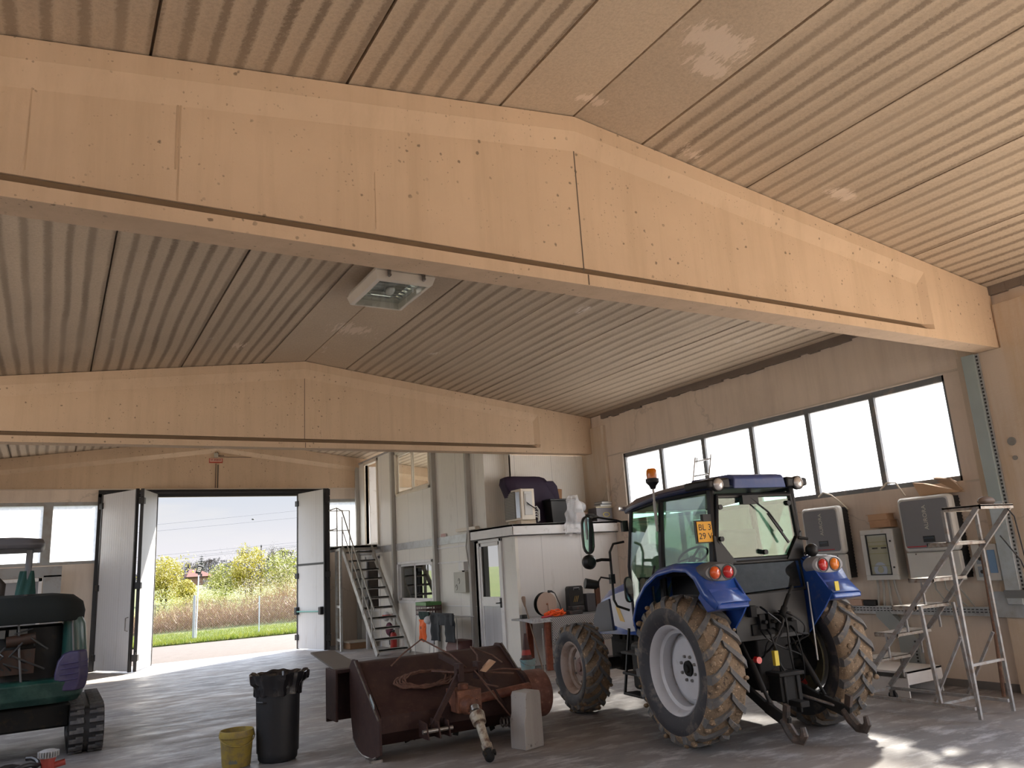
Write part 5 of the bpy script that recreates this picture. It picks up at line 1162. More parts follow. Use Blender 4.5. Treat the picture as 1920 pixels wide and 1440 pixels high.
# tall rolling steps
ST = thing('rolling_steps', 'tall rolling steel steps with diamond plate treads in front of the wall inverters', 'rolling steps', (9.3, 6.0, 0))
S = dict(parent=ST, world=True)
x0, x1 = 8.95, 9.63
TRD = m_checker('step_plate'); 
steps = [(6.62, .60), (6.30, .92), (6.00, 1.24), (5.72, 1.56), (5.40, 1.96)]
for y, z in steps:
    b = MB(); b.ab(x0, x1, y, y + .32, z - .006, z); b.ab(x0, x0 + .012, y, y + .32, z - .05, z); b.ab(x0, x1, y, y + .012, z - .04, z); b.ab(x0, x1, y + .308, y + .32, z - .04, z)
    b.build('tread', mk('worn_chequered_tread', (.40, .37, .33), .6, .3, dirt=(.20, .13, .09), ds=14, bump=.5, bs=50), **S)
b = MB(); b.ab(x0, x1, 5.02, 5.46, 2.33, 2.345); b.ab(x0, x1, 5.02, 5.035, 2.30, 2.35); b.ab(x0, x0 + .015, 5.02, 5.46, 2.30, 2.35); b.ab(x0, x1, 5.445, 5.46, 2.30, 2.35); b.build('platform', mk('worn_platform_plate', (.42, .39, .35), .6, .3, dirt=(.22, .15, .10), ds=14, bump=.5, bs=50), **S)
for x in (x0 + .01, x1 - .01):
    MB().bar((x, 7.0, .18), (x, 5.06, 2.32), .035, .05).build('stringer', GALVO, **S)
    for (a, c) in (((x, 5.46, 2.32), (x + .06, 5.50, .03)), ((x, 5.95, 1.24), (x, 5.90, .16))): MB().bar(a, c, .035).build('leg', GALVO, **S)
    MB().bar((x + .04, 5.55, .9), (x + .05, 6.0, .17), .028).build('brace', GALVO, **S)
    MB().bar((x, 5.5, .15), (x, 7.05, .15), .035).build('base_rail', GALVO, **S)
    c_ = MB(); c_.cyl((x - .02, 6.98, .055), (x + .02, 6.98, .055), .055, n=18); w = c_.build('castor', RUBBER, **S)
    c_ = MB(); c_.bar((x - .03, 6.98, .055), (x - .03, 6.98, .14), .012, .04); c_.bar((x + .03, 6.98, .055), (x + .03, 6.98, .14), .012, .04); c_.ab(x - .04, x + .04, 6.94, 7.02, .13, .14); c_.build('castor_fork', STEEL, **S)
    for y, z in steps[:4]: MB().bar((x, y + .16, z), (x, y + .16, z - .30), .022).build('tread_post', GALVO, **S)
for y in (5.9, 7.0): MB().bar((x0, y, .15), (x1, y, .15), .03).build('cross_rail', GALVO, **S)
MB().bar((x0 + .05, 5.49, .6), (x1 + .05, 5.49, .6), .028).build('cross_rail', GALVO, **S)
GR = tag(MB().sph((9.42, 5.2, 2.40), .10, 14, 8, (1.5, .7, .55)).build('grinder', mk('brown_worn_tool', (.14, .10, .08), .6)), 'worn brown power tool lying on the top platform of the rolling steps', 'power tool')
t = tag(MB().tube([(9.5, 5.06, 2.36), (9.55, 4.99, 2.2), (9.62, 5.0, 1.7), (9.68, 4.98, 1.1), (9.85, 5.0, .95), (9.95, 5.1, 1.15), (9.9, 5.2, 1.7), (9.75, 5.3, 2.0)], .008, 6).build('power_cord', RUBBER), 'black power cord dangling from the tool on the rolling steps', 'cord')
WX = thing('white_shelf_box', 'low white metal box on the floor under the rolling steps', 'metal box', (10.25, 7.5, 0))
b = MB(); b.ab(-.42, .35, -.62, .70, .30, .33); b.ab(-.42, .35, -.62, -.60, .16, .33); b.build('top', WHITE, WX, bevel=.004)
b = MB(); b.ab(-.40, -.38, -.6, .7, .0, .24); b.ab(.33, .35, -.6, .7, .0, .3); b.ab(-.40, .35, .66, .70, 0, .3); b.build('side', WHITE, WX)
# ladder leaning by the window
LD = thing('ladder', 'aluminium ladder leaning against the strip window behind the tractor cab', 'ladder', (10.7, 11.25, 0))
for y in (11.02, 11.46): MB().bar((9.9, y, .0), (10.93, y, 3.86), .03, .065).build('rail', mk('aluminium', (.62, .63, .64), .35, .8), LD, True)
for k in range(13): f = .08 + k * .075; MB().cyl((9.9 + 1.03 * f, 11.02, 3.86 * f), (9.9 + 1.03 * f, 11.46, 3.86 * f), .015, n=8).build('rung', mk('aluminium', (.62, .63, .64), .35, .8), LD, True)

# ------------------------------------------------------------------ on the roof of the low cabin
ZR = 2.852
AC = thing('air_conditioner_unit', 'cream outdoor air conditioner unit standing on the cabin roof', 'air conditioner', (8.77, 14.77, ZR + .09))
b = MB(); b.ab(-.17, .17, -.36, .36, 0, .66); b.build('casing', CREAM, AC, bevel=.012)
b = MB(); b.ab(-.185, -.168, -.12, .34, .04, .62); g = b.build('grille', mk('grey_grille', (.20, .195, .18), .6), AC)
for k in range(16): MB().ab(-.192, -.184, -.11, .33, .06 + k * .034, .072 + k * .034).build('grille_bar', mk('grille_bar_grey', (.34, .33, .30), .5), g)
MB().ab(-.182, -.168, -.31, -.15, .05, .60).build('label_plate', mk('pale_blue_metal', (.55, .60, .66), .2, .5), AC)
b = MB(); b.ab(-.10, .10, -.375, -.36, .10, .60); b.ab(-.07, .05, -.385, -.37, .30, .55); b.build('service_cover', INVW, AC, bevel=.008)
MB().tube([(-.06, -.37, .38), (.02, -.41, .30), (.12, -.42, .24), (.24, -.36, .18)], .012, 6).build('cable', RUBBER, AC)
for k in range(5): MB().tube([(.17, -.30, .26 - k * .05), (.24, -.31, .28 - k * .055), (.29, -.32, .20 - k * .05), (.28, -.33, .10 - k * .03), (.26, -.30, -.04)], .014, 8).build('pipe', mk('white_pipe', (.60, .60, .58), .4), AC)
tag(MB().ab(8.62, 9.0, 14.5, 15.0, ZR, ZR + .088).build('support_block', COLC, bevel=.006), 'concrete block under the air conditioner on the cabin roof', 'block')
PC = thing('covered_stack', 'tall stack under a dark purple cover behind the air conditioner', 'covered stack', (9.2, 14.98, ZR))
rings = []
for z, a0, a1, d in ((0, -.20, .72, .20), (.3, -.35, .68, .21), (.62, -.62, .60, .22), (.90, -.74, .46, .20), (1.03, -.72, .34, .15), (1.07, -.62, .22, .10)):
    r_ = []
    for i in range(28):
        a = 2 * PI * i / 28; cx = (a0 + a1) / 2; rx = (a1 - a0) / 2 * (1 + .04 * math.sin(a * 6 + z * 4)); cs, sn = math.cos(a), math.sin(a)
        r_.append((cx + rx * math.copysign(abs(cs) ** .5, cs), d * (1 + .10 * math.sin(a * 7 + z * 3)) * math.copysign(abs(sn) ** .6, sn), z))
    rings.append(r_)
MB().loft(rings).build('cover', PURP, PC, ang=1.2)
b = MB(); b.loft([[(.30, -.16, z), (x, -.20, z), (x, .15, z), (.30, .15, z)] for z, x in ((.40, .66), (.60, .64), (.84, .60), (.96, .50))]); b.build('cover_fold', PURP, PC, bevel=.02)
BX = thing('black_crate', 'black plastic crate on the cabin roof below the purple cover', 'crate', (9.66, 14.55, ZR))
b = MB(); b.loft([[(-.28, -.13, 0), (.28, -.13, 0), (.28, .13, 0), (-.28, .13, 0)], [(-.32, -.15, .48), (.32, -.15, .48), (.32, .15, .48), (-.32, .15, .48)], [(-.34, -.17, .48), (.34, -.17, .48), (.34, .17, .48), (-.34, .17, .48)], [(-.34, -.17, .52), (.34, -.17, .52), (.34, .17, .52), (-.34, .17, .52)]]); b.build('crate_body', BLACKP, BX, bevel=.008)
PB = thing('plastic_bag', 'crumpled clear plastic bag draped over the edge of the cabin roof', 'plastic bag', (9.80, 14.25, 2.6))
rg = random.Random(4)
def bag(u, v):
    a = u * 2 * PI; w = .10 + .22 * v ** .8; n_ = noise.noise(Vector((math.cos(a) * 3, math.sin(a) * 3, v * 5)))
    return (9.80 + .04 * v + w * (1 + .35 * n_) * math.cos(a), 14.21 - .02 * v + (.05 + .03 * n_) * math.sin(a), 3.42 - .80 * v + .05 * n_ + (.05 * math.sin(a * 5) if v > .9 else 0))
MB().grid(bag, 60, 26).build('bag', mk('clear_film', (.75, .75, .77), .25, bump=1, bs=12), PB, True)
_M['clear_film'].node_tree.nodes['Principled BSDF'].inputs['Alpha'].default_value = .28
WBG = tag(MB().sph((10.22, 14.62, 3.20), .17, 18, 12, (1.1, .8, .8)).build('white_sack', mk('white_sack', (.55, .56, .58), .5, bump=1, bs=9)), 'small white sack sitting on a brown carton on the cabin roof', 'sack')
tag(MB().ab(10.06, 10.38, 14.5, 14.8, ZR, ZR + .22).build('brown_carton', mk('brown_carton', (.22, .12, .08), .7), bevel=.006), 'brown carton on the cabin roof under the white sack', 'carton')
tag(MB().box((9.98, 15.05, 3.26), (.16, .03, .80), Matrix.Rotation(.08, 3, 'Y')).build('wooden_board', mk('orange_wood', (.40, .22, .11), .7), bevel=.03), 'rounded wooden board standing behind the black crate', 'board')
GB = thing('grey_carton', 'long grey carton with a yellow oval mark near the end of the cabin roof', 'carton', (10.72, 14.5, ZR))
MB().ab(-.22, .22, -.16, .16, 0, .30).build('carton', mk('grey_carton', (.17, .165, .18), .6), GB, bevel=.008)
MB().ab(-.24, .24, -.18, .18, .30, .325).build('lid', mk('yellowed_lid', (.50, .43, .30), .6), GB)
o = MB().lathe([(.075, 0), (.075, .003), (.06, .003), (.06, 0)], (0, 0, 0), 'y', 28).build('yellow_oval', mk('yellow_ink', (.55, .45, .05), .5), GB); o.location = (.05, -.164, .15); o.scale = (1.25, 1, .7)
for k, (dx, l) in enumerate(((0, 'lower thin blue grey book on the grey carton'), (.02, 'upper pale book lying on another book on the grey carton'))):
    tt = thing('book', l, 'book', (10.80 + dx, 14.5, ZR + .326 + k * .06), .1 * k, 'books on the grey carton')
    MB().ab(-.15, .15, -.13, .13, 0, .056).build('cover', mk('blue_grey_book', (.12, .17, .22), .4), tt, bevel=.004)
    MB().ab(-.155, .145, -.134, .12, .008, .048).build('pages', mk('paper', (.6, .6, .58), .8), tt)
b = MB(); rg = random.Random(8)
for k in range(6): b.sph((10.40 + rg.uniform(-.10, .08), 14.42 + rg.uniform(-.05, .05), ZR + .05 + k * .02), .07, 10, 6, (1.6, 1, .6))
tag(b.build('dark_cloth_heap', mk('dark_heap_cloth', (.03, .028, .026), .8)), 'dark crumpled cloth on the cabin roof beside the grey carton', 'cloth')

# ------------------------------------------------------------------ workbench in front of the cabin
WBN = thing('workbench', 'workbench with a diamond patterned cover along the front of the cabin', 'workbench', (9.1, 13.8, 0))
b = MB(); b.ab(8.10, 10.3, 13.42, 14.25, .93, .965); b.build('bench_top', mk('bench_top_grey', (.30, .30, .29), .5), WBN, True, bevel=.004)
b = MB(); b.ab(8.52, 10.3, 13.40, 14.22, .966, .972); b.ab(8.52, 10.3, 13.395, 13.402, .45, .972); b.build('bench_cover', CHECK, WBN, True)
b = MB(); b.loft([[(8.08, 13.40, .90), (8.52, 13.40, .90), (8.52, 13.41, .975), (8.08, 13.41, .975)], [(8.08, 14.0, .95), (8.52, 14.0, .95), (8.52, 14.0, .975), (8.08, 14.0, .975)]]); b.build('pale_cover', mk('pale_check_cover', (.42, .42, .44), .5, dirt=(.15, .15, .16), ds=22), WBN, True)
for x, y in ((8.40, 13.46), (10.15, 13.46), (8.40, 14.15), (10.15, 14.15)): MB().ab(x, x + .13, y, y + .06, 0, .93).build('leg', m_rust('red_brown_leg', (.16, .04, .02), (.24, .07, .035), 6), WBN, True, bevel=.004)
RE = thing('cable_reel', 'beige disc cable reel standing on the workbench against the cabin', 'cable reel', (8.74, 13.95, .975))
b = MB(); b.cyl((0, -.07, .235), (0, -.055, .235), .235, n=40); b.build('reel_disc', BEIGE, RE, bevel=.004)
b = MB(); b.cyl((0, .05, .235), (0, .065, .235), .235, n=40); b.build('reel_disc', BLACKP, RE, bevel=.004)
b = MB(); b.cyl((0, -.055, .235), (0, .05, .235), .15, n=30); b.build('wound_cable', RUBBER, RE)
MB().cyl((.0, -.085, .235), (.0, -.07, .235), .018, n=12).build('reel_hub', RUSTB, RE)
MB().bar((.02, -.08, .23), (.03, -.085, .02), .012).build('reel_foot', BEIGE, RE)
tt = tag(MB().tube([(8.94, 13.62, .98), (8.88, 13.64, 1.22), (8.80, 13.66, 1.42), (8.74, 13.68, 1.46), (8.66, 13.68, 1.46)], [.008, .008, .010, .02, .028], 8).build('hooked_tool', RUBBER), 'thin dark hooked tool leaning over the cable reel', 'tool')
CS = thing('tool_case', 'black tool case standing upright on the workbench with a gold mark', 'tool case', (9.56, 14.08, .975))
b = MB(); b.prism([(-.19, 0), (.19, 0), (.18, .50), (.15, .54), (-.15, .54), (-.18, .50)], 'y', -.07, .08); b.build('case', BLACKP, CS, bevel=.012)
b = MB(); b.tube([(-.07, -.08, .46), (-.07, -.085, .50), (.07, -.085, .50), (.07, -.08, .46)], .012); b.build('case_handle', mk('grey_handle', (.2, .2, .21), .4), CS)
for q in (-.05, -.01, .03): MB().bar((q - .03, -.073, .22), (q + .02, -.073, .34), .014, .004).build('gold_mark', GOLD, CS)
b = MB(); b.ab(9.10, 9.42, 13.62, 13.86, .975, 1.05); b.ab(9.20, 9.50, 13.66, 13.82, 1.05, 1.13); tag(b.build('tool_box', mk('dark_tool_box', (.02, .02, .022), .5, dirt=(.16, .05, .04), ds=14, dp=(.55, .7)), bevel=.01), 'low dark tool box on the workbench in front of the black case', 'tool box')
tag(MB().ab(9.80, 10.02, 13.98, 14.2, .975, 1.34).build('file_box', mk('grey_file_box', (.07, .07, .08), .5), bevel=.01), 'dark grey upright file box on the workbench beside the black case', 'box')
tag(MB().ab(10.05, 10.17, 14.0, 14.05, .975, 1.48).build('brown_board', WOODD, bevel=.004), 'narrow dark brown board standing at the end of the workbench', 'board')
tag(MB().ab(8.12, 8.24, 13.85, 13.95, .975, 1.05).build('small_black_box', BLACKP, bevel=.01), 'small black box at the open end of the workbench', 'box')
OB = thing('orange_strap_bundle', 'bundle of bright orange straps heaped on the workbench cover', 'strap bundle', (8.75, 13.6, .975))
rg = random.Random(12)
for k in range(16):
    c = (rg.uniform(-.12, .16), rg.uniform(-.06, .08)); r = rg.uniform(.05, .11); z = .015 + .10 * (1 - abs(c[0]) * 4) * rg.uniform(.3, 1)
    pts = [(c[0] + r * 1.5 * math.cos(a * .5), c[1] + r * .6 * math.sin(a * .5), max(.014, z + .03 * math.sin(a * 1.3 + k))) for a in range(13)]
    MB().tube(pts, .013, 6, True).build('strap', ORC, OB)
MB().tube([(-.38, -.08, .013), (-.30, -.10, .018), (-.2, -.06, .025), (-.1, -.02, .03)], .022, 6).build('strap', mk('crimson_strap', (.45, .02, .04), .7), OB)
BR = thing('shovel', 'long wooden handled shovel leaning at the corner of the cabin', 'shovel', (8.12, 13.5, 0))
b = MB(); b.tube([(8.16, 13.25, .03), (8.17, 13.6, .8), (8.19, 13.85, 1.28)], .014, 8); b.build('handle', mk('old_wood_handle', (.22, .16, .12), .7), BR, True)
b = MB(); b.tube([(8.19, 13.83, 1.20), (8.19, 13.86, 1.30), (8.195, 13.88, 1.37), (8.195, 13.88, 1.40)], [.016, .035, .045, .03], 10); b.build('grip', mk('old_wood_grip', (.26, .18, .13), .7), BR, True)
tag(MB().cyl((8.26, 13.36, .0), (8.27, 13.36, .80), .006).build('thin_rod', mk('pale_rod', (.5, .5, .5), .4, .5)), 'thin pale rod standing under the end of the workbench', 'rod')
BK = thing('teal_bucket', 'pale teal bucket on the floor by the cabin corner holding up the traffic cone', 'bucket', (7.86, 13.30, 0))
MB().lathe([(0, 0), (.115, 0), (.145, .26), (.152, .262), (.152, .285), (.14, .285), (0, .275)], (0, 0, 0), 'z', 30).build('bucket_body', mk('pale_teal_plastic', (.25, .32, .31), .5, dirt=(.08, .30, .38), ds=6), BK)
MB().tube([(.155 * math.cos(a), .155 * math.sin(a), .26 - .08 * math.sin(a - PI)) for a in [PI + i * PI / 10 for i in range(11)]], .005).build('bucket_handle', STEEL, BK)
CO = thing('traffic_cone', 'dark grimy traffic cone with a red band standing on the teal bucket', 'traffic cone', (7.84, 13.30, .287))
MB().lathe([(0, 0), (.12, 0), (.12, .02), (.10, .025), (.062, .22), (.025, .46), (0, .46)], (0, 0, 0), 'z', 24).build('cone_body', mk('dark_red_cone', (.055, .018, .014), .6), CO)
MB().lathe([(.092, .08), (.073, .17)], (0, 0, 0), 'z', 24).build('cone_band', mk('red_band', (.35, .03, .02), .5), CO)

# ------------------------------------------------------------------ stair to the upper room
SR = thing('steel_stair', 'grey steel stair with a handrail climbing to the upper office door', 'stair', (7.7, 21.0, 0))
S = dict(parent=SR, world=True)
xa, xb = 7.25, 8.12; yb, yt, zt = 19.62, 22.35, 2.80
for x in (xa, xb): MB().bar((x, yb, .02), (x, yt, zt), .05, .16).build('stringer', RAILG, bevel=.004, **S)
for k in range(11):
    f = (k + .45) / 11; y = yb + (yt - yb) * f; z = zt * f
    b = MB(); b.ab(xa + .02, xb - .02, y - .02, y + .22, z, z + .03); b.ab(xa + .02, xb - .02, y - .02, y + .0, z - .03, z + .03); b.build('tread', RAILG, **S)
b = MB(); b.ab(xa - .05, 8.30, yt - .02, 23.35, 2.80, 2.85); b.ab(xa - .05, 8.30, yt - .02, yt + .04, 2.72, 2.87); b.ab(xa - .05, xa, yt, 23.35, 2.72, 2.87); b.build('landing', RAILG, **S)
for x, y in ((7.08, 22.0), (7.20, 22.75)): MB().ab(x - .03, x + .03, y - .05, y + .05, 0, 2.80).build('post', RAILG, bevel=.004, **S)
b = MB()
for z in (.28, 1.18, 2.76): b.bar((7.08, 22.0, z), (7.20, 22.75, z), .04, .07)
b.build('post_brace', RAILG, **S)
MB().bar((xa - .02, yb + .15, 1.12), (xa - .02, yt - .05, 3.88), .03).build('handrail', RAILG, **S)
MB().bar((xa - .02, yb + .1, .62), (xa - .02, yt - .05, 3.36), .022).build('mid_rail', RAILG, **S)
for f in (.12, .36, .66, .97):
    y = yb + (yt - yb) * f; MB().bar((xa - .02, y, zt * f - .02), (xa - .02, y, zt * f + .98), .028).build('baluster', RAILG, **S)
LP_ = [(7.10, 22.35), (7.10, 23.32), (7.80, 23.32)]
for (a, c) in zip(LP_[:-1], LP_[1:]):
    for z in (3.36, 3.95): MB().bar((*a, z), (*c, z), .03).build('landing_rail', RAILG, **S)
for p in LP_: MB().bar((*p, 2.85), (*p, 3.95), .03).build('landing_post', RAILG, **S)
MB().bar((7.22, 22.33, 3.88), (7.10, 22.35, 3.95), .03).build('rail_joint', RAILG, **S)
tag(MB().cyl((7.82, 21.9, 0), (7.82, 21.9, .62), .06, n=16).build('grey_pipe_stub', mk('grey_pipe', (.38, .37, .36), .5)), 'short grey pipe standing on the floor under the stair', 'pipe')
FE = thing('fire_extinguisher', 'red fire extinguisher standing on the floor behind the stair', 'fire extinguisher', (8.12, 20.75, 0))
MB().lathe([(0, 0), (.085, 0), (.09, .02), (.09, .38), (.07, .44), (.03, .47), (0, .47)], (0, 0, 0), 'z', 24).build('cylinder', RED, FE)
b = MB(); b.ab(-.02, .02, -.05, .05, .47, .53); b.tube([(0, 0, .50), (-.10, 0, .48), (-.12, 0, .3), (-.11, 0, .15)], .012); b.build('valve_hose', BLACKP, FE)
LB = thing('timber_step', 'low wooden step box with a pale top on the floor under the landing', 'step box', (7.75, 22.6, 0))
MB().ab(-.32, .38, -.30, .30, 0, .17).build('box', mk('brown_wood_box', (.26, .15, .08), .7), LB, bevel=.004); MB().ab(-.36, .42, -.34, .34, .17, .20).build('top', mk('pale_board', (.46, .42, .36), .6), LB, bevel=.004)
HM = thing('helmet', 'white and red safety helmet hung on the office wall behind the stair', 'helmet', (8.20, 21.45, .85))
b = MB(); b.sph((0, 0, 0), .15, 20, 12, (.7, 1, .9)); b.build('shell', mk('white_shell', (.6, .6, .6), .3), HM); MB().lathe([(.152, -.03), (.152, .03)], (0, 0, .02), 'z', 24).build('stripe', RED, HM).scale = (.72, 1.0, 1)
BG = tag(MB().sph((8.20, 21.25, .52), .15, 18, 12, (.6, 1.2, 1.2)).build('burgundy_bag', mk('burgundy_bag', (.10, .02, .045), .7, bump=.8, bs=10)), 'burgundy bag hung below the helmet on the office wall', 'bag')
# meter box, papers
MX = thing('meter_box', 'beige meter box with hand drawn marks on the office wall', 'meter box', (8.34, 16.70, 1.48))
MB().ab(-.16, 0, -.30, .30, 0, .46).build('box', mk('beige_box', (.50, .50, .44), .5), MX, bevel=.008)
for y, z in ((.02, .26), (.16, .12)):
    o = MB().tube([(-.163, y + .04 * math.cos(a * .45), z + .06 * math.sin(a * .45)) for a in range(12)], .004).build('drawn_mark', BLKINK, MX)
WM = thing('white_switch_box', 'small white switch box with a black cable above the meter box', 'switch box', (8.34, 16.62, 1.97))
MB().ab(-.14, 0, -.13, .14, 0, .20).build('box', WHITE, WM, bevel=.008); MB().sph((-.08, .02, -.005), .035, 10, 6).build('cable_gland', BLACKP, WM)
NT = tag(MB().ab(8.325, 8.335, 17.62, 17.92, 2.62, 2.88).build('paper_notice', mk('pink_white_paper', (.62, .40, .40), .7, dirt=(.7, .68, .66), ds=9), bevel=0), 'red and white paper notice stuck on the office wall between steel posts', 'notice')
CV = tag(MB().tube([(8.27, 16.1, 2.90), (8.24, 16.3, 2.84), (8.22, 16.36, 2.5), (8.23, 16.30, 2.15), (8.26, 16.2, 1.9)], .014, 6).build('hanging_cable', CN), 'pale cable looping down beside the cabin door from the roof edge', 'cable')
# clothes rack with crate and clothes
RK = thing('drying_rack', 'thin wire clothes rack standing against the office wall', 'clothes rack', (8.0, 17.2, 0))
WR = mk('white_wire', (.55, .55, .54), .4)
for x in (7.80, 8.18):
    MB().tube([(x, 18.45, .97), (x, 16.05, .97)], .010).build('rail', WR, RK, True)
    for y in (18.4, 17.4, 16.15): MB().tube([(x, y, .97), (x - .02, y + (.10 if y > 18 else 0), .0)], .009).build('leg', WR, RK, True)
for k in range(10): y = 16.1 + k * .26; MB().tube([(7.80, y, .97), (8.18, y, .97)], .005).build('wire', WR, RK, True)
CR = thing('folding_crate', 'green topped folding crate resting on the clothes rack', 'crate', (7.98, 18.05, .985))
b = MB()
for a in ((-.20, -.185, -.32, .32), (.185, .20, -.32, .32), (-.20, .20, -.32, -.305), (-.20, .20, .305, .32)): b.ab(a[0], a[1], a[2], a[3], .22, .30)
b.build('upper_rim', GREENP, CR, bevel=.004)
b = MB()
for z in (0, .10, .19):
    for a in ((-.20, -.185, -.32, .32), (.185, .20, -.32, .32), (-.20, .20, -.32, -.305), (-.20, .20, .305, .32)): b.ab(a[0], a[1], a[2], a[3], z, z + .03)
for k in range(9): y = -.31 + k * .0775; b.ab(-.20, -.187, y - .006, y + .006, 0, .24); b.ab(.187, .20, y - .006, y + .006, 0, .24)
for k in range(6): x = -.195 + k * .078; b.ab(x - .006, x + .006, -.32, -.307, 0, .24)
b.ab(-.19, .19, -.31, .31, 0, .01); b.build('crate_lattice', mk('dark_red_grey_lattice', (.10, .05, .05), .6), CR)
def drape(name, x, y0, y1, zt, zb, m, label, cat, seed=0, legs=False, thick=.05, taper=0):
    def fn(u, v):
        y = y0 + (y1 - y0) * (u + taper * v * (.5 - u)); n_ = noise.noise(Vector((u * 3 + seed, v * 3, seed)))
        z = zt - (zt - zb) * v * (1 + .10 * n_)
        return (x - .02 + thick * math.sin(u * 14 + seed) * v * .6 + .04 * n_, y, z)
    o = MB().grid(fn, 30, 16).build(name, m, solid=.02); return tag(o, label, cat)
drape('dark_green_shirt', 7.74, 18.05, 17.45, 1.08, .62, DKGREEN, 'dark green shirt hanging from the rack below the crate', 'shirt', 1, taper=.5)
drape('orange_vest', 7.70, 17.95, 17.55, .90, .42, mk('orange_vest_cloth', (.85, .16, .03), .7), 'bright orange work vest hanging from the clothes rack', 'vest', 2)
drape('pale_striped_shirt', 7.72, 17.55, 17.15, .95, .38, WCLOTH, 'pale shirt hanging from the rack between orange vest and charcoal trousers', 'shirt', 3)
tag(MB().sph((7.68, 17.42, .90), .13, 18, 10, (.7, 1.1, .7)).build('sun_hat', WCLOTH), 'white cap hooked on the clothes rack beside the trousers', 'cap')
tb_ = thing('work_trousers', 'charcoal work trousers draped over the clothes rack', 'trousers', (7.76, 16.7, .97))
def leg_fn(c0, c1, seed):
    def fn(u, v): n_ = noise.noise(Vector((u * 3 + seed, v * 4, 2))); return (-.06 + .04 * math.sin(u * 7 + seed) + .03 * n_, c0 + (c1 - c0) * u, .07 - v * .58 + .03 * n_)
    return fn
MB().grid(leg_fn(-.62, -.12, 0), 16, 14).build('trouser_leg', DKCLOTH, tb_, solid=.03); MB().grid(leg_fn(.06, .52, 4), 16, 14).build('trouser_leg', DKCLOTH, tb_, solid=.03)
MB().grid(lambda u, v: (-.07 + .02 * math.sin(u * 9), -.60 + 1.12 * u, .10 - v * .26), 20, 5).build('trouser_waist', DKCLOTH, tb_, solid=.035)
tag(MB().loft([plan(7.85, 8.25, 16.2, 16.9, 0, .1), plan(7.85, 8.27, 16.2, 16.95, .3, .1), plan(7.9, 8.25, 16.25, 16.9, .46, .1)]).build('brown_leather_stool', mk('brown_leather', (.12, .05, .045), .6), bevel=.01), 'brown padded stool on the floor under the trousers', 'stool')
# ------------------------------------------------------------------ outdoors beyond the folding door
def terr(x, y):
    pts = ((31, 0), (38, 0), (46, .12), (56, .75), (72, 1.35), (120, 1.75), (200, 2.1), (320, 2.3), (500, 6))
    for (a, za), (b_, zb) in zip(pts[:-1], pts[1:]):
        if y <= b_:
            z = za + (zb - za) * max(0, (y - a)) / (b_ - a); break
    else: z = 6
    return z + .05 * noise.noise(Vector((x * .1, y * .1, 0))) * min(1, max(0, (y - 36) / 10))
ys_ = [31.85 + 24 * (i / 30) ** 1.0 for i in range(31)] + [56 + 450 * (i / 40) ** 2 for i in range(1, 41)]
vs = []; fs = []; nx = 60
for y in ys_:
    for i in range(nx + 1): x = -120 + 330 * i / nx if y > 60 else -40 + 90 * i / nx; vs.append((x, y, terr(x, y) + (0 if y > 32 else -.02)))
for j in range(len(ys_) - 1):
    for i in range(nx): k = j * (nx + 1) + i; fs.append((k, k + 1, k + nx + 2, k + nx + 1))
g = MB(); g.v = vs; g.f = fs; struct(g.build('field', FIELD))
struct(MB().ab(-40, 60, 31.8, 38.5, -.2, .015).build('lawn', GRASSG, smooth=False))
def scatter(name, n, fn, mat, label, cat, kind='stuff'):
    b = MB(); v = []; f = []
    for _ in range(n):
        q = fn()
        k = len(v); v += q; f.append(tuple(range(k, k + len(q))))
    b.v = v; b.f = f; b.mi = [0] * len(f)
    o = b.build(name, mat, smooth=False, fix=False); tag(o, label, cat, None, kind); return o
R5 = random.Random(21)
def blade():
    y = 31.75 + 6.5 * R5.random() ** 1.3; x = R5.uniform(.5, 13) * y / 34; h = R5.uniform(.06, .17) * (1.25 if y < 32.3 else .8); a = R5.uniform(0, PI); w = .012
    lx, ly = R5.uniform(-.06, .06), R5.uniform(-.06, .06)
    return [(x - w * math.cos(a), y - w * math.sin(a), 0), (x + w * math.cos(a), y + w * math.sin(a), 0), (x + lx, y + ly, h)]
scatter('grass', 26000, blade, GRASSB, 'bright green grass along the edge of the gravel yard', 'grass')
def twig_quad(p, d, w):
    d = Vector(d); s = d.cross(Vector((R5.uniform(-1, 1), R5.uniform(-1, 1), R5.uniform(-1, 1)))).normalized() * w
    p = Vector(p); return [p - s, p + s, p + d]
BRM = m_leaf('bramble_brown', (0.1267, 0.06336, 0.0396), (0.2376, 0.1584, 0.08712), .2); BRG = m_leaf('bramble_green', (0.1346, 0.1584, 0.01584), (0.301, 0.2534, 0.05544), .4)
def bram(zmax):
    def fn():
        y = R5.uniform(39.5, 44); x = R5.uniform(2.5, 17) * y / 42; top = zmax(x) * R5.uniform(.25, 1)
        z = max(0, top * R5.random()); return twig_quad((x, y, z), (R5.uniform(-.25, .25), R5.uniform(-.2, .2), R5.uniform(.1, .5)), R5.uniform(.006, .014))
    return fn
prof = lambda x: .95 + .13 * max(0, x - 5) + .25 * math.sin(x * 1.3)
scatter('bramble_thicket', 26000, bram(prof), BRM, 'brown bramble thicket behind the grass strip', 'brambles')
def leafq(c, r, s):
    while 1:
        q = Vector((R5.uniform(-1, 1), R5.uniform(-1, 1), R5.uniform(-1, 1)))
        if q.length < 1 and R5.random() < .25 + q.length: break
    p = Vector((c[0] + q.x * r[0], c[1] + q.y * r[1], c[2] + q.z * r[2])); a = Vector((R5.uniform(-1, 1), R5.uniform(-1, 1), R5.uniform(-1, 1))).normalized(); b = a.orthogonal().normalized()
    return [p - a * s, p + b * s * .5, p + a * s, p - b * s * .5]
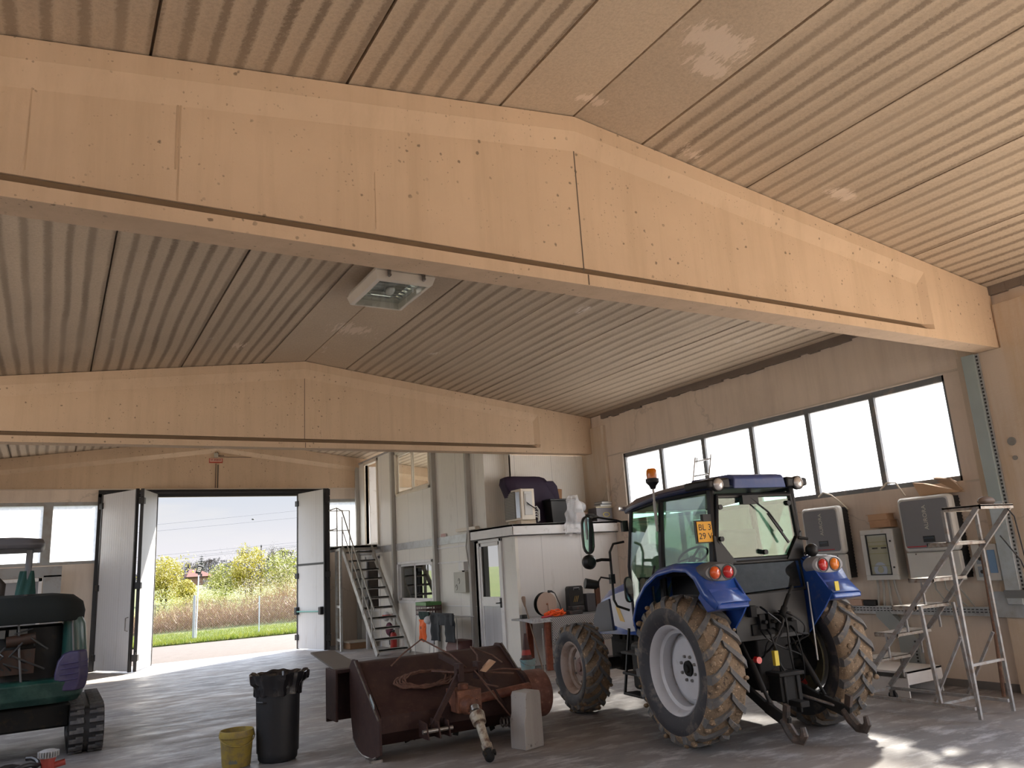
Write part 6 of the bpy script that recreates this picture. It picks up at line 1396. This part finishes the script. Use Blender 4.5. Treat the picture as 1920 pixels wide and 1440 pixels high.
def blgn():
    y = R5.uniform(40, 44.5); x = R5.uniform(2.5, 17) * y / 42; z = max(0, (prof(x) + .25) * R5.random()); p = Vector((x, y, z)); a = Vector((R5.uniform(-1, 1), R5.uniform(-1, 1), R5.uniform(-1, 1))).normalized(); b = a.orthogonal(); s = R5.uniform(.025, .05)
    return [p - a * s, p + b * s * .5, p + a * s]
scatter('bramble_leaves', 24000, blgn, BRG, 'yellow green leaves sprouting through the bramble thicket', 'leaves')
BARK = mk('grey_brown_bark', (0.0528, 0.0396, 0.033), .9); PBARK = mk('pale_bark', (0.1122, 0.0957, 0.0792), .9)
def tree(name, label, x, y, h, w, mat_leaf, bark, dens, ls, group, n_lobes=9, seed=0, bare=False, trunk=.35):
    z0 = terr(x, y) - .05; t = thing(name, label, 'tree', (x, y, z0), 0, group); rg = random.Random(seed)
    mb = MB(); tips = []
    def grow(p, d, L, r, lv):
        q = p + d * L; mid = p.lerp(q, .5) + Vector((rg.uniform(-.06, .06), rg.uniform(-.06, .06), 0)) * L
        mb.tube([p, mid, q], [r, r * .85, r * .62], 5 if lv < 2 else 3)
        if lv >= (5 if bare else 3): tips.append(q); return
        for k in range(3 if (lv > 0 and bare) else rg.choice((2, 3))):
            a = rg.uniform(0, 2 * PI); s = rg.uniform(.28, .62) * (w / h + .45)
            nd_ = (d + Vector((math.cos(a) * s, math.sin(a) * s, rg.uniform(.0, .25)))).normalized(); grow(q, nd_, L * rg.uniform(.62, .82), r * (.72 if bare else .6), lv + 1)
    stems = 1 if trunk > .2 else 4
    for k in range(stems):
        grow(Vector((rg.uniform(-.1, .1) * (stems > 1) * w, 0, 0)), Vector((rg.uniform(-.2, .2), rg.uniform(-.2, .2), 1)).normalized(), h * (.27 if bare else max(.2, trunk * .75)), h * (.022 if bare else .014), 0)
    mb.build('trunk', bark, t)
    if mat_leaf is not None:
        v = []; f = []
        lobes = [((rg.uniform(-.5, .5) * w, rg.uniform(-.4, .4) * w, h * (trunk + (1 - trunk) * rg.uniform(.15, .85))), w * rg.uniform(.16, .30)) for _ in range(n_lobes)] + [((q.x, q.y, q.z), w * .16) for q in tips[:14]]
        for c, r in lobes:
            for _ in range(int(dens * .6)):
                q = leafq(c, (r * 1.3, r * 1.3, r * 1.3), ls * rg.uniform(.6, 1.2)); k = len(v); v += q; f.append(tuple(range(k, k + 4)))
        zc_ = h * (1 + trunk * .35) / 2
        for _ in range(int(dens * (30 if not bare else 0))):
            q = leafq((0, 0, zc_), (w * .52, w * .45, h * (1 - trunk * .35) / 2), ls * rg.uniform(.5, 1.1))
            if noise.noise(Vector((q[0].x * 1.7 + x, q[0].y * 1.7, q[0].z * 1.7))) < -.18: continue
            k = len(v); v += q; f.append(tuple(range(k, k + 4)))
        b = MB(); b.v = v; b.f = f; b.mi = [0] * len(f); b.build('crown', mat_leaf, t, smooth=False, fix=False)
    return t
YG = m_leaf('yellow_green_leaf', (0.2317, 0.2228, 0.01069), (0.3564, 0.3029, 0.03564), .45); LG = m_leaf('fresh_green_leaf', (0.1337, 0.1782, 0.01337), (0.2673, 0.2584, 0.03564), .45)
OG = m_leaf('olive_bud_leaf', (0.132, 0.1122, 0.0462), (0.2244, 0.1848, 0.0924), .4); DG = m_leaf('conifer_needles', (0.0165, 0.0297, 0.0231), (0.0396, 0.0528, 0.0429), .15); GB_ = m_leaf('greyish_bush_leaf', (0.066, 0.066, 0.0561), (0.1056, 0.099, 0.0825), .3)
G1 = 'trees and tall shrubs beyond the yard'
tree('willow_shrub', 'rounded yellow leafed tree by the first folded door leaf', 6.9, 60, 3.3, 2.4, YG, BARK, 90, .10, G1, 12, 1, trunk=.12)
tree('willow_shrub', 'lower yellow shrub in front of the red roofed house', 8.1, 59, 1.7, 1.3, YG, BARK, 60, .09, G1, 8, 2, trunk=.1)
tree('willow_shrub', 'sparse green sapling at the door edge with thin stems', 5.3, 46, 2.2, 1.9, LG, BARK, 26, .05, G1, 8, 3, trunk=.15)
tree('willow_shrub', 'loose yellow green sapling beside the floodlight pole', 6.4, 47, 1.9, 1.7, YG, BARK, 24, .05, G1, 8, 13, trunk=.15)
tree('willow_tree', 'tallest yellow green tree right of the floodlight pole', 12.5, 60, 4.0, 2.4, YG, BARK, 80, .10, G1, 12, 4, trunk=.12)
tree('willow_tree', 'wide green tree against the folded door leaf with the push bar', 14.9, 60, 3.4, 3.0, LG, BARK, 80, .10, G1, 12, 5, trunk=.12)
tree('willow_tree', 'bushy tree of fresh green left of the tallest willow', 10.9, 61, 2.6, 2.2, LG, BARK, 70, .09, G1, 9, 6, trunk=.1)
tree('budding_shrub', 'tan twiggy shrub with early buds behind the fence post', 9.8, 45, 2.2, 2.3, OG, PBARK, 50, .05, G1, 9, 7, trunk=.1)
tree('budding_shrub', 'broad tan shrub with early buds against the door with the push bar', 11.6, 46, 2.8, 2.6, OG, PBARK, 60, .05, G1, 10, 8, trunk=.1)
tree('budding_shrub', 'mixed green and tan shrub between pole and fence post', 8.6, 50, 2.0, 2.0, LG, PBARK, 36, .05, G1, 8, 9, trunk=.12)
# distant bare trees, conifer, wood edge
G2 = 'bare trees in the distance'
for k, (x, y, h, w) in enumerate(((48, 250, 12.5, 9), (60.5, 250, 12, 10), (55, 252, 9, 6), (41.5, 260, 9, 6), (37, 262, 8, 5), (64, 255, 11, 8), (25, 240, 8, 6))):
    tree('bare_tree', ('tallest bare tree on the skyline above the willows', 'wide bare tree on the skyline beside the folded door leaf', 'thin bare tree between the two widest bare ones', 'slender bare tree beside the conifer', 'smallest bare tree behind the floodlight', 'bare tree half hidden by the door edge', 'bare tree at the far end of the house side')[k], x, y, h, w, GB_, BARK, 60, .16, G2, 6, 40 + k, True, trunk=.25)
cf = thing('conifer', 'grey green conifer standing behind the red roofed house', 'tree', (38.5, 250, 2.0))
v = []; f = []
for lv in range(12):
    z = 1.6 + lv * .62; r = 2.3 * (1 - lv / 12.5)
    for k in range(150):
        a = R5.uniform(0, 2 * PI); rr_ = r * R5.uniform(.1, 1); p = Vector((rr_ * math.cos(a), rr_ * math.sin(a), z - .35 * rr_ + R5.uniform(-.1, .1))); d = Vector((math.cos(a), math.sin(a), -.25)) * .35; s = Vector((-math.sin(a), math.cos(a), 0)) * .14
        k0 = len(v); v += [p - s, p + s, p + d]; f.append((k0, k0 + 1, k0 + 2))
b = MB(); b.v = v; b.f = f; b.mi = [0] * len(f); b.build('crown', DG, cf, smooth=False, fix=False); MB().cyl((0, 0, 0), (0, 0, 8.8), .16, .03, 8).build('trunk', BARK, cf)
HZ = m_leaf('distant_wood', (0.0561, 0.0561, 0.0627), (0.0858, 0.0792, 0.0792), .2)
def woodq():
    x = R5.uniform(10, 95); y = R5.uniform(262, 285); hh = 5.0 + 2.5 * noise.noise(Vector((x * .12, 0, 3))) + (.0 if x < 36 else 2.0); z = 2.0 + hh * R5.random(); s = R5.uniform(.2, .55); a = Vector((R5.uniform(-1, 1), R5.uniform(-.3, .3), R5.uniform(-1, 2))).normalized(); b_ = Vector((a.z, 0, -a.x)) * .35; p = Vector((x, y, z)); return [p - a * s, p + b_ * s, p + a * s, p - b_ * s]
scatter('distant_woodland', 12000, woodq, HZ, 'grey leafless woodland along the skyline', 'woodland')
def bushq():
    x = R5.uniform(15, 33); y = R5.uniform(92, 98); z = terr(x, y) + 1.2 * R5.random() * (.7 + .4 * math.sin(x * 1.7)); s = R5.uniform(.05, .16); p = Vector((x, y, z)); a = Vector((R5.uniform(-1, 1), R5.uniform(-1, 1), R5.uniform(-1, 1))).normalized(); b_ = a.orthogonal() * .6; return [p - a * s, p + b_ * s, p + a * s, p - b_ * s]
scatter('grey_hedge', 5000, bushq, GB_, 'grey green hedge in front of the house at the top of the meadow', 'hedge')
hs = thing('house', 'salmon farmhouse with a red hipped roof beyond the meadow', 'house', (35.2, 235, 2.2))
b = MB(); b.ab(-2.1, 3.7, 0, 6.5, 0, 2.5); b.build('wall', mk('salmon_render', (0.1584, 0.0858, 0.0495), .8), hs)
b = MB(); b._add([(-2.9, -.6, 2.3), (4.3, -.6, 2.3), (4.3, 7.1, 2.3), (-2.9, 7.1, 2.3), (-1.6, 3.2, 4.4), (1.0, 3.2, 4.2)], [(0, 1, 5, 4), (1, 2, 5), (2, 3, 4, 5), (3, 0, 4), (0, 3, 2, 1)]); b.build('roof', mk('red_roof_tile', (0.0858, 0.0231, 0.0165), .8, dirt=(0.0594, 0.0198, 0.0132)), hs, smooth=False)
for x in (.6, 1.9, 3.0): 
    w = MB().ab(x - .3, x + .3, -.06, .05, .9, 1.9).build('window', mk('shutter_brown', (.22, .13, .10), .7), hs)
MB().ab(1.9, 3.2, -.4, 0, 0, .8).build('porch', mk('salmon_render', (0.1584, 0.0858, 0.0495), .8), hs)
# floodlight pole, fence, overhead wires, bird
FP = thing('floodlight_pole', 'floodlight on a slim grey pole planted at the edge of the grass', 'floodlight', (5.0, 33.3, 0))
MB().cyl((-.07, .12, 0), (-.07, .12, 1.65), .05, n=12).build('fence_post', mk('thick_grey_post', (.30, .33, .36), .5, .4), FP)
MB().cyl((0, 0, 0), (.04, 0, 2.45), .028, .024, 10).build('pole', mk('pale_grey_pole', (.50, .54, .58), .4, .4), FP)
b = MB(); R_ = Matrix.Rotation(.25, 3, 'Y') @ Matrix.Rotation(.5, 3, 'X')
b.box((.05, -.04, 2.62), (.20, .07, .34), R_); b.cyl((.04, 0, 2.42), (.05, 0, 2.5), .04); fh = b.build('lamp_head', BLACKM, FP, bevel=.01)
for k in (-1, 0, 1): MB().box(Vector((.05, -.04, 2.64)) + R_ @ Vector((0, -.04, k * .07)), (.14, .01, .045), R_).build('led_panel', mk('led_pale', (.75, .75, .72), .2), fh)
MB().ab(.10, .16, -.03, .05, 2.32, 2.46).build('gearbox', BLACKM, FP)
FN = thing('wire_fence', 'chain link fence between grass strip and brambles', 'fence', (9, 33.4, 0))
for k in (1, 3, 4, 5): MB().cyl((-9 + k * 2.4 + .2, .1, 0), (-9 + k * 2.4 + .2, .1, 1.45), .024, n=8).build('post', mk('fence_post_blue_grey', (.40, .46, .52), .4, .4), FN)
b = MB(); H_ = 1.35
for k in range(-14, 150):
    x = -8.2 + k * .09
    for s in (-1, 1):
        xa_, xb_ = (x, x + H_) if s > 0 else (x + H_, x); b.bar((xa_, .1, .03), (xb_, .1, H_ + .03), .0025)
b.build('wire_mesh', mk('fence_wire', (.34, .36, .38), .5, .5), FN)
OW = [((6.1, 6.5), (15.8, 7.28)), ((6.1, 6.06), (15.8, 6.76)), ((6.18, 4.39), (15.8, 4.93)), ((6.19, 4.13), (15.8, 4.74)), ((6.19, 4.02), (15.8, 4.62))]
for (xa_, za), (xb_, zb) in OW:
    s = (zb - za) / (xb_ - xa_); x_0, x_1 = -14, 40
    tag(MB().tube(catenary((x_0, 60, za + s * (x_0 - xa_)), (x_1, 60, za + s * (x_1 - xa_)), .2, 24), .012, 4).build('overhead_wire', mk('wire_grey', (.18, .18, .2), .6)), 'thin overhead power line crossing the sky beyond the yard', 'power line', 'overhead power lines')
tag(MB().sph((12.3, 58, 6.38), .07, 8, 6, (1.4, 1, .8)).build('bird', BLACKM), 'tiny dark bird in the sky below the upper power line', 'bird')
PL = thing('utility_pole', 'slim utility pole carrying the wires beyond the willows', 'utility pole', (13.4, 60.2, .8))
MB().cyl((0, 0, 0), (0, 0, 3.75), .05, .04, 8).build('pole', PBARK, PL); MB().cyl((0, 0, 3.7), (0, 0, 3.85), .06, n=8).build('insulator', BLACKM, PL)
# ------------------------------------------------------------------ light
def world():
    w = bpy.data.worlds.new('sky'); SC.world = w; w.use_nodes = True; t = w.node_tree; t.nodes.clear()
    o = t.nodes.new('ShaderNodeOutputWorld'); b = t.nodes.new('ShaderNodeBackground')
    tc = t.nodes.new('ShaderNodeTexCoord'); sp = t.nodes.new('ShaderNodeSeparateXYZ'); lk(t, tc.outputs['Generated'], sp.inputs[0])
    g = ramp(t, sp.outputs[2], [(.0, (1.0, .96, 1.0)), (.05, (.96, .95, 1.0)), (.11, (.84, .90, 1.0)), (1.0, (.62, .72, .95))])
    mp = t.nodes.new('ShaderNodeMapping'); mp.inputs['Scale'].default_value = (1, 1, 4.5); lk(t, tc.outputs['Generated'], mp.inputs[0])
    cl = ramp(t, nz(t, mp.outputs[0], 3.2, 7, .6), [(.50, 0.0), (.70, 1.0)])
    c = mix(t, cl.outputs[0], g.outputs[0], (1.0, .99, 1.0))
    # thin high cloud: the dome is brighter overhead and on the sunny side than low over the fields
    k = ramp(t, sp.outputs[2], [(.0, .68), (.10, .60), (.15, 1.5), (.3, 2.7), (1.0, 3.4)]); k.color_ramp.interpolation = 'EASE'
    sx = t.nodes.new('ShaderNodeMapRange'); sx.inputs[1].default_value = .35; sx.inputs[2].default_value = .9; sx.inputs[3].default_value = 1.0; sx.inputs[4].default_value = 2.2; lk(t, sp.outputs[0], sx.inputs[0])
    km = t.nodes.new('ShaderNodeMath'); km.operation = 'MULTIPLY'; lk(t, k.outputs[0], km.inputs[0]); lk(t, sx.outputs[0], km.inputs[1])
    ks = t.nodes.new('ShaderNodeMath'); ks.operation = 'MULTIPLY'; ks.inputs[1].default_value = SKY; lk(t, km.outputs[0], ks.inputs[0]); lk(t, ks.outputs[0], b.inputs[1])
    lk(t, c, b.inputs[0])
    lk(t, b.outputs[0], o.inputs[0])
SKY = 1.0; SUN = 22.0; EXPO = 0.5
world()
sl = bpy.data.lights.new('sun', 'SUN'); sl.energy = SUN; sl.angle = .045; sl.color = (1, .90, .76)
so = bpy.data.objects.new('sun', sl); COL.objects.link(so)
sd = Vector((.84, .54, .73)); so.rotation_euler = sd.to_track_quat('Z', 'Y').to_euler(); so.location = (30, 20, 25)
SC.view_settings.view_transform = 'Standard'; SC.view_settings.look = 'None'; SC.view_settings.gamma = 1; SC.view_settings.use_curve_mapping = False
SC.view_settings.exposure = EXPO
cy = SC.cycles
cy.use_denoising = True; cy.max_bounces = 12; cy.diffuse_bounces = 8; cy.glossy_bounces = 4; cy.transparent_max_bounces = 16; cy.transmission_bounces = 6
cy.sample_clamp_indirect = 6; cy.caustics_reflective = False; cy.caustics_refractive = False; cy.blur_glossy = .5
try: cy.denoiser = 'OPENIMAGEDENOISE'
except Exception: pass
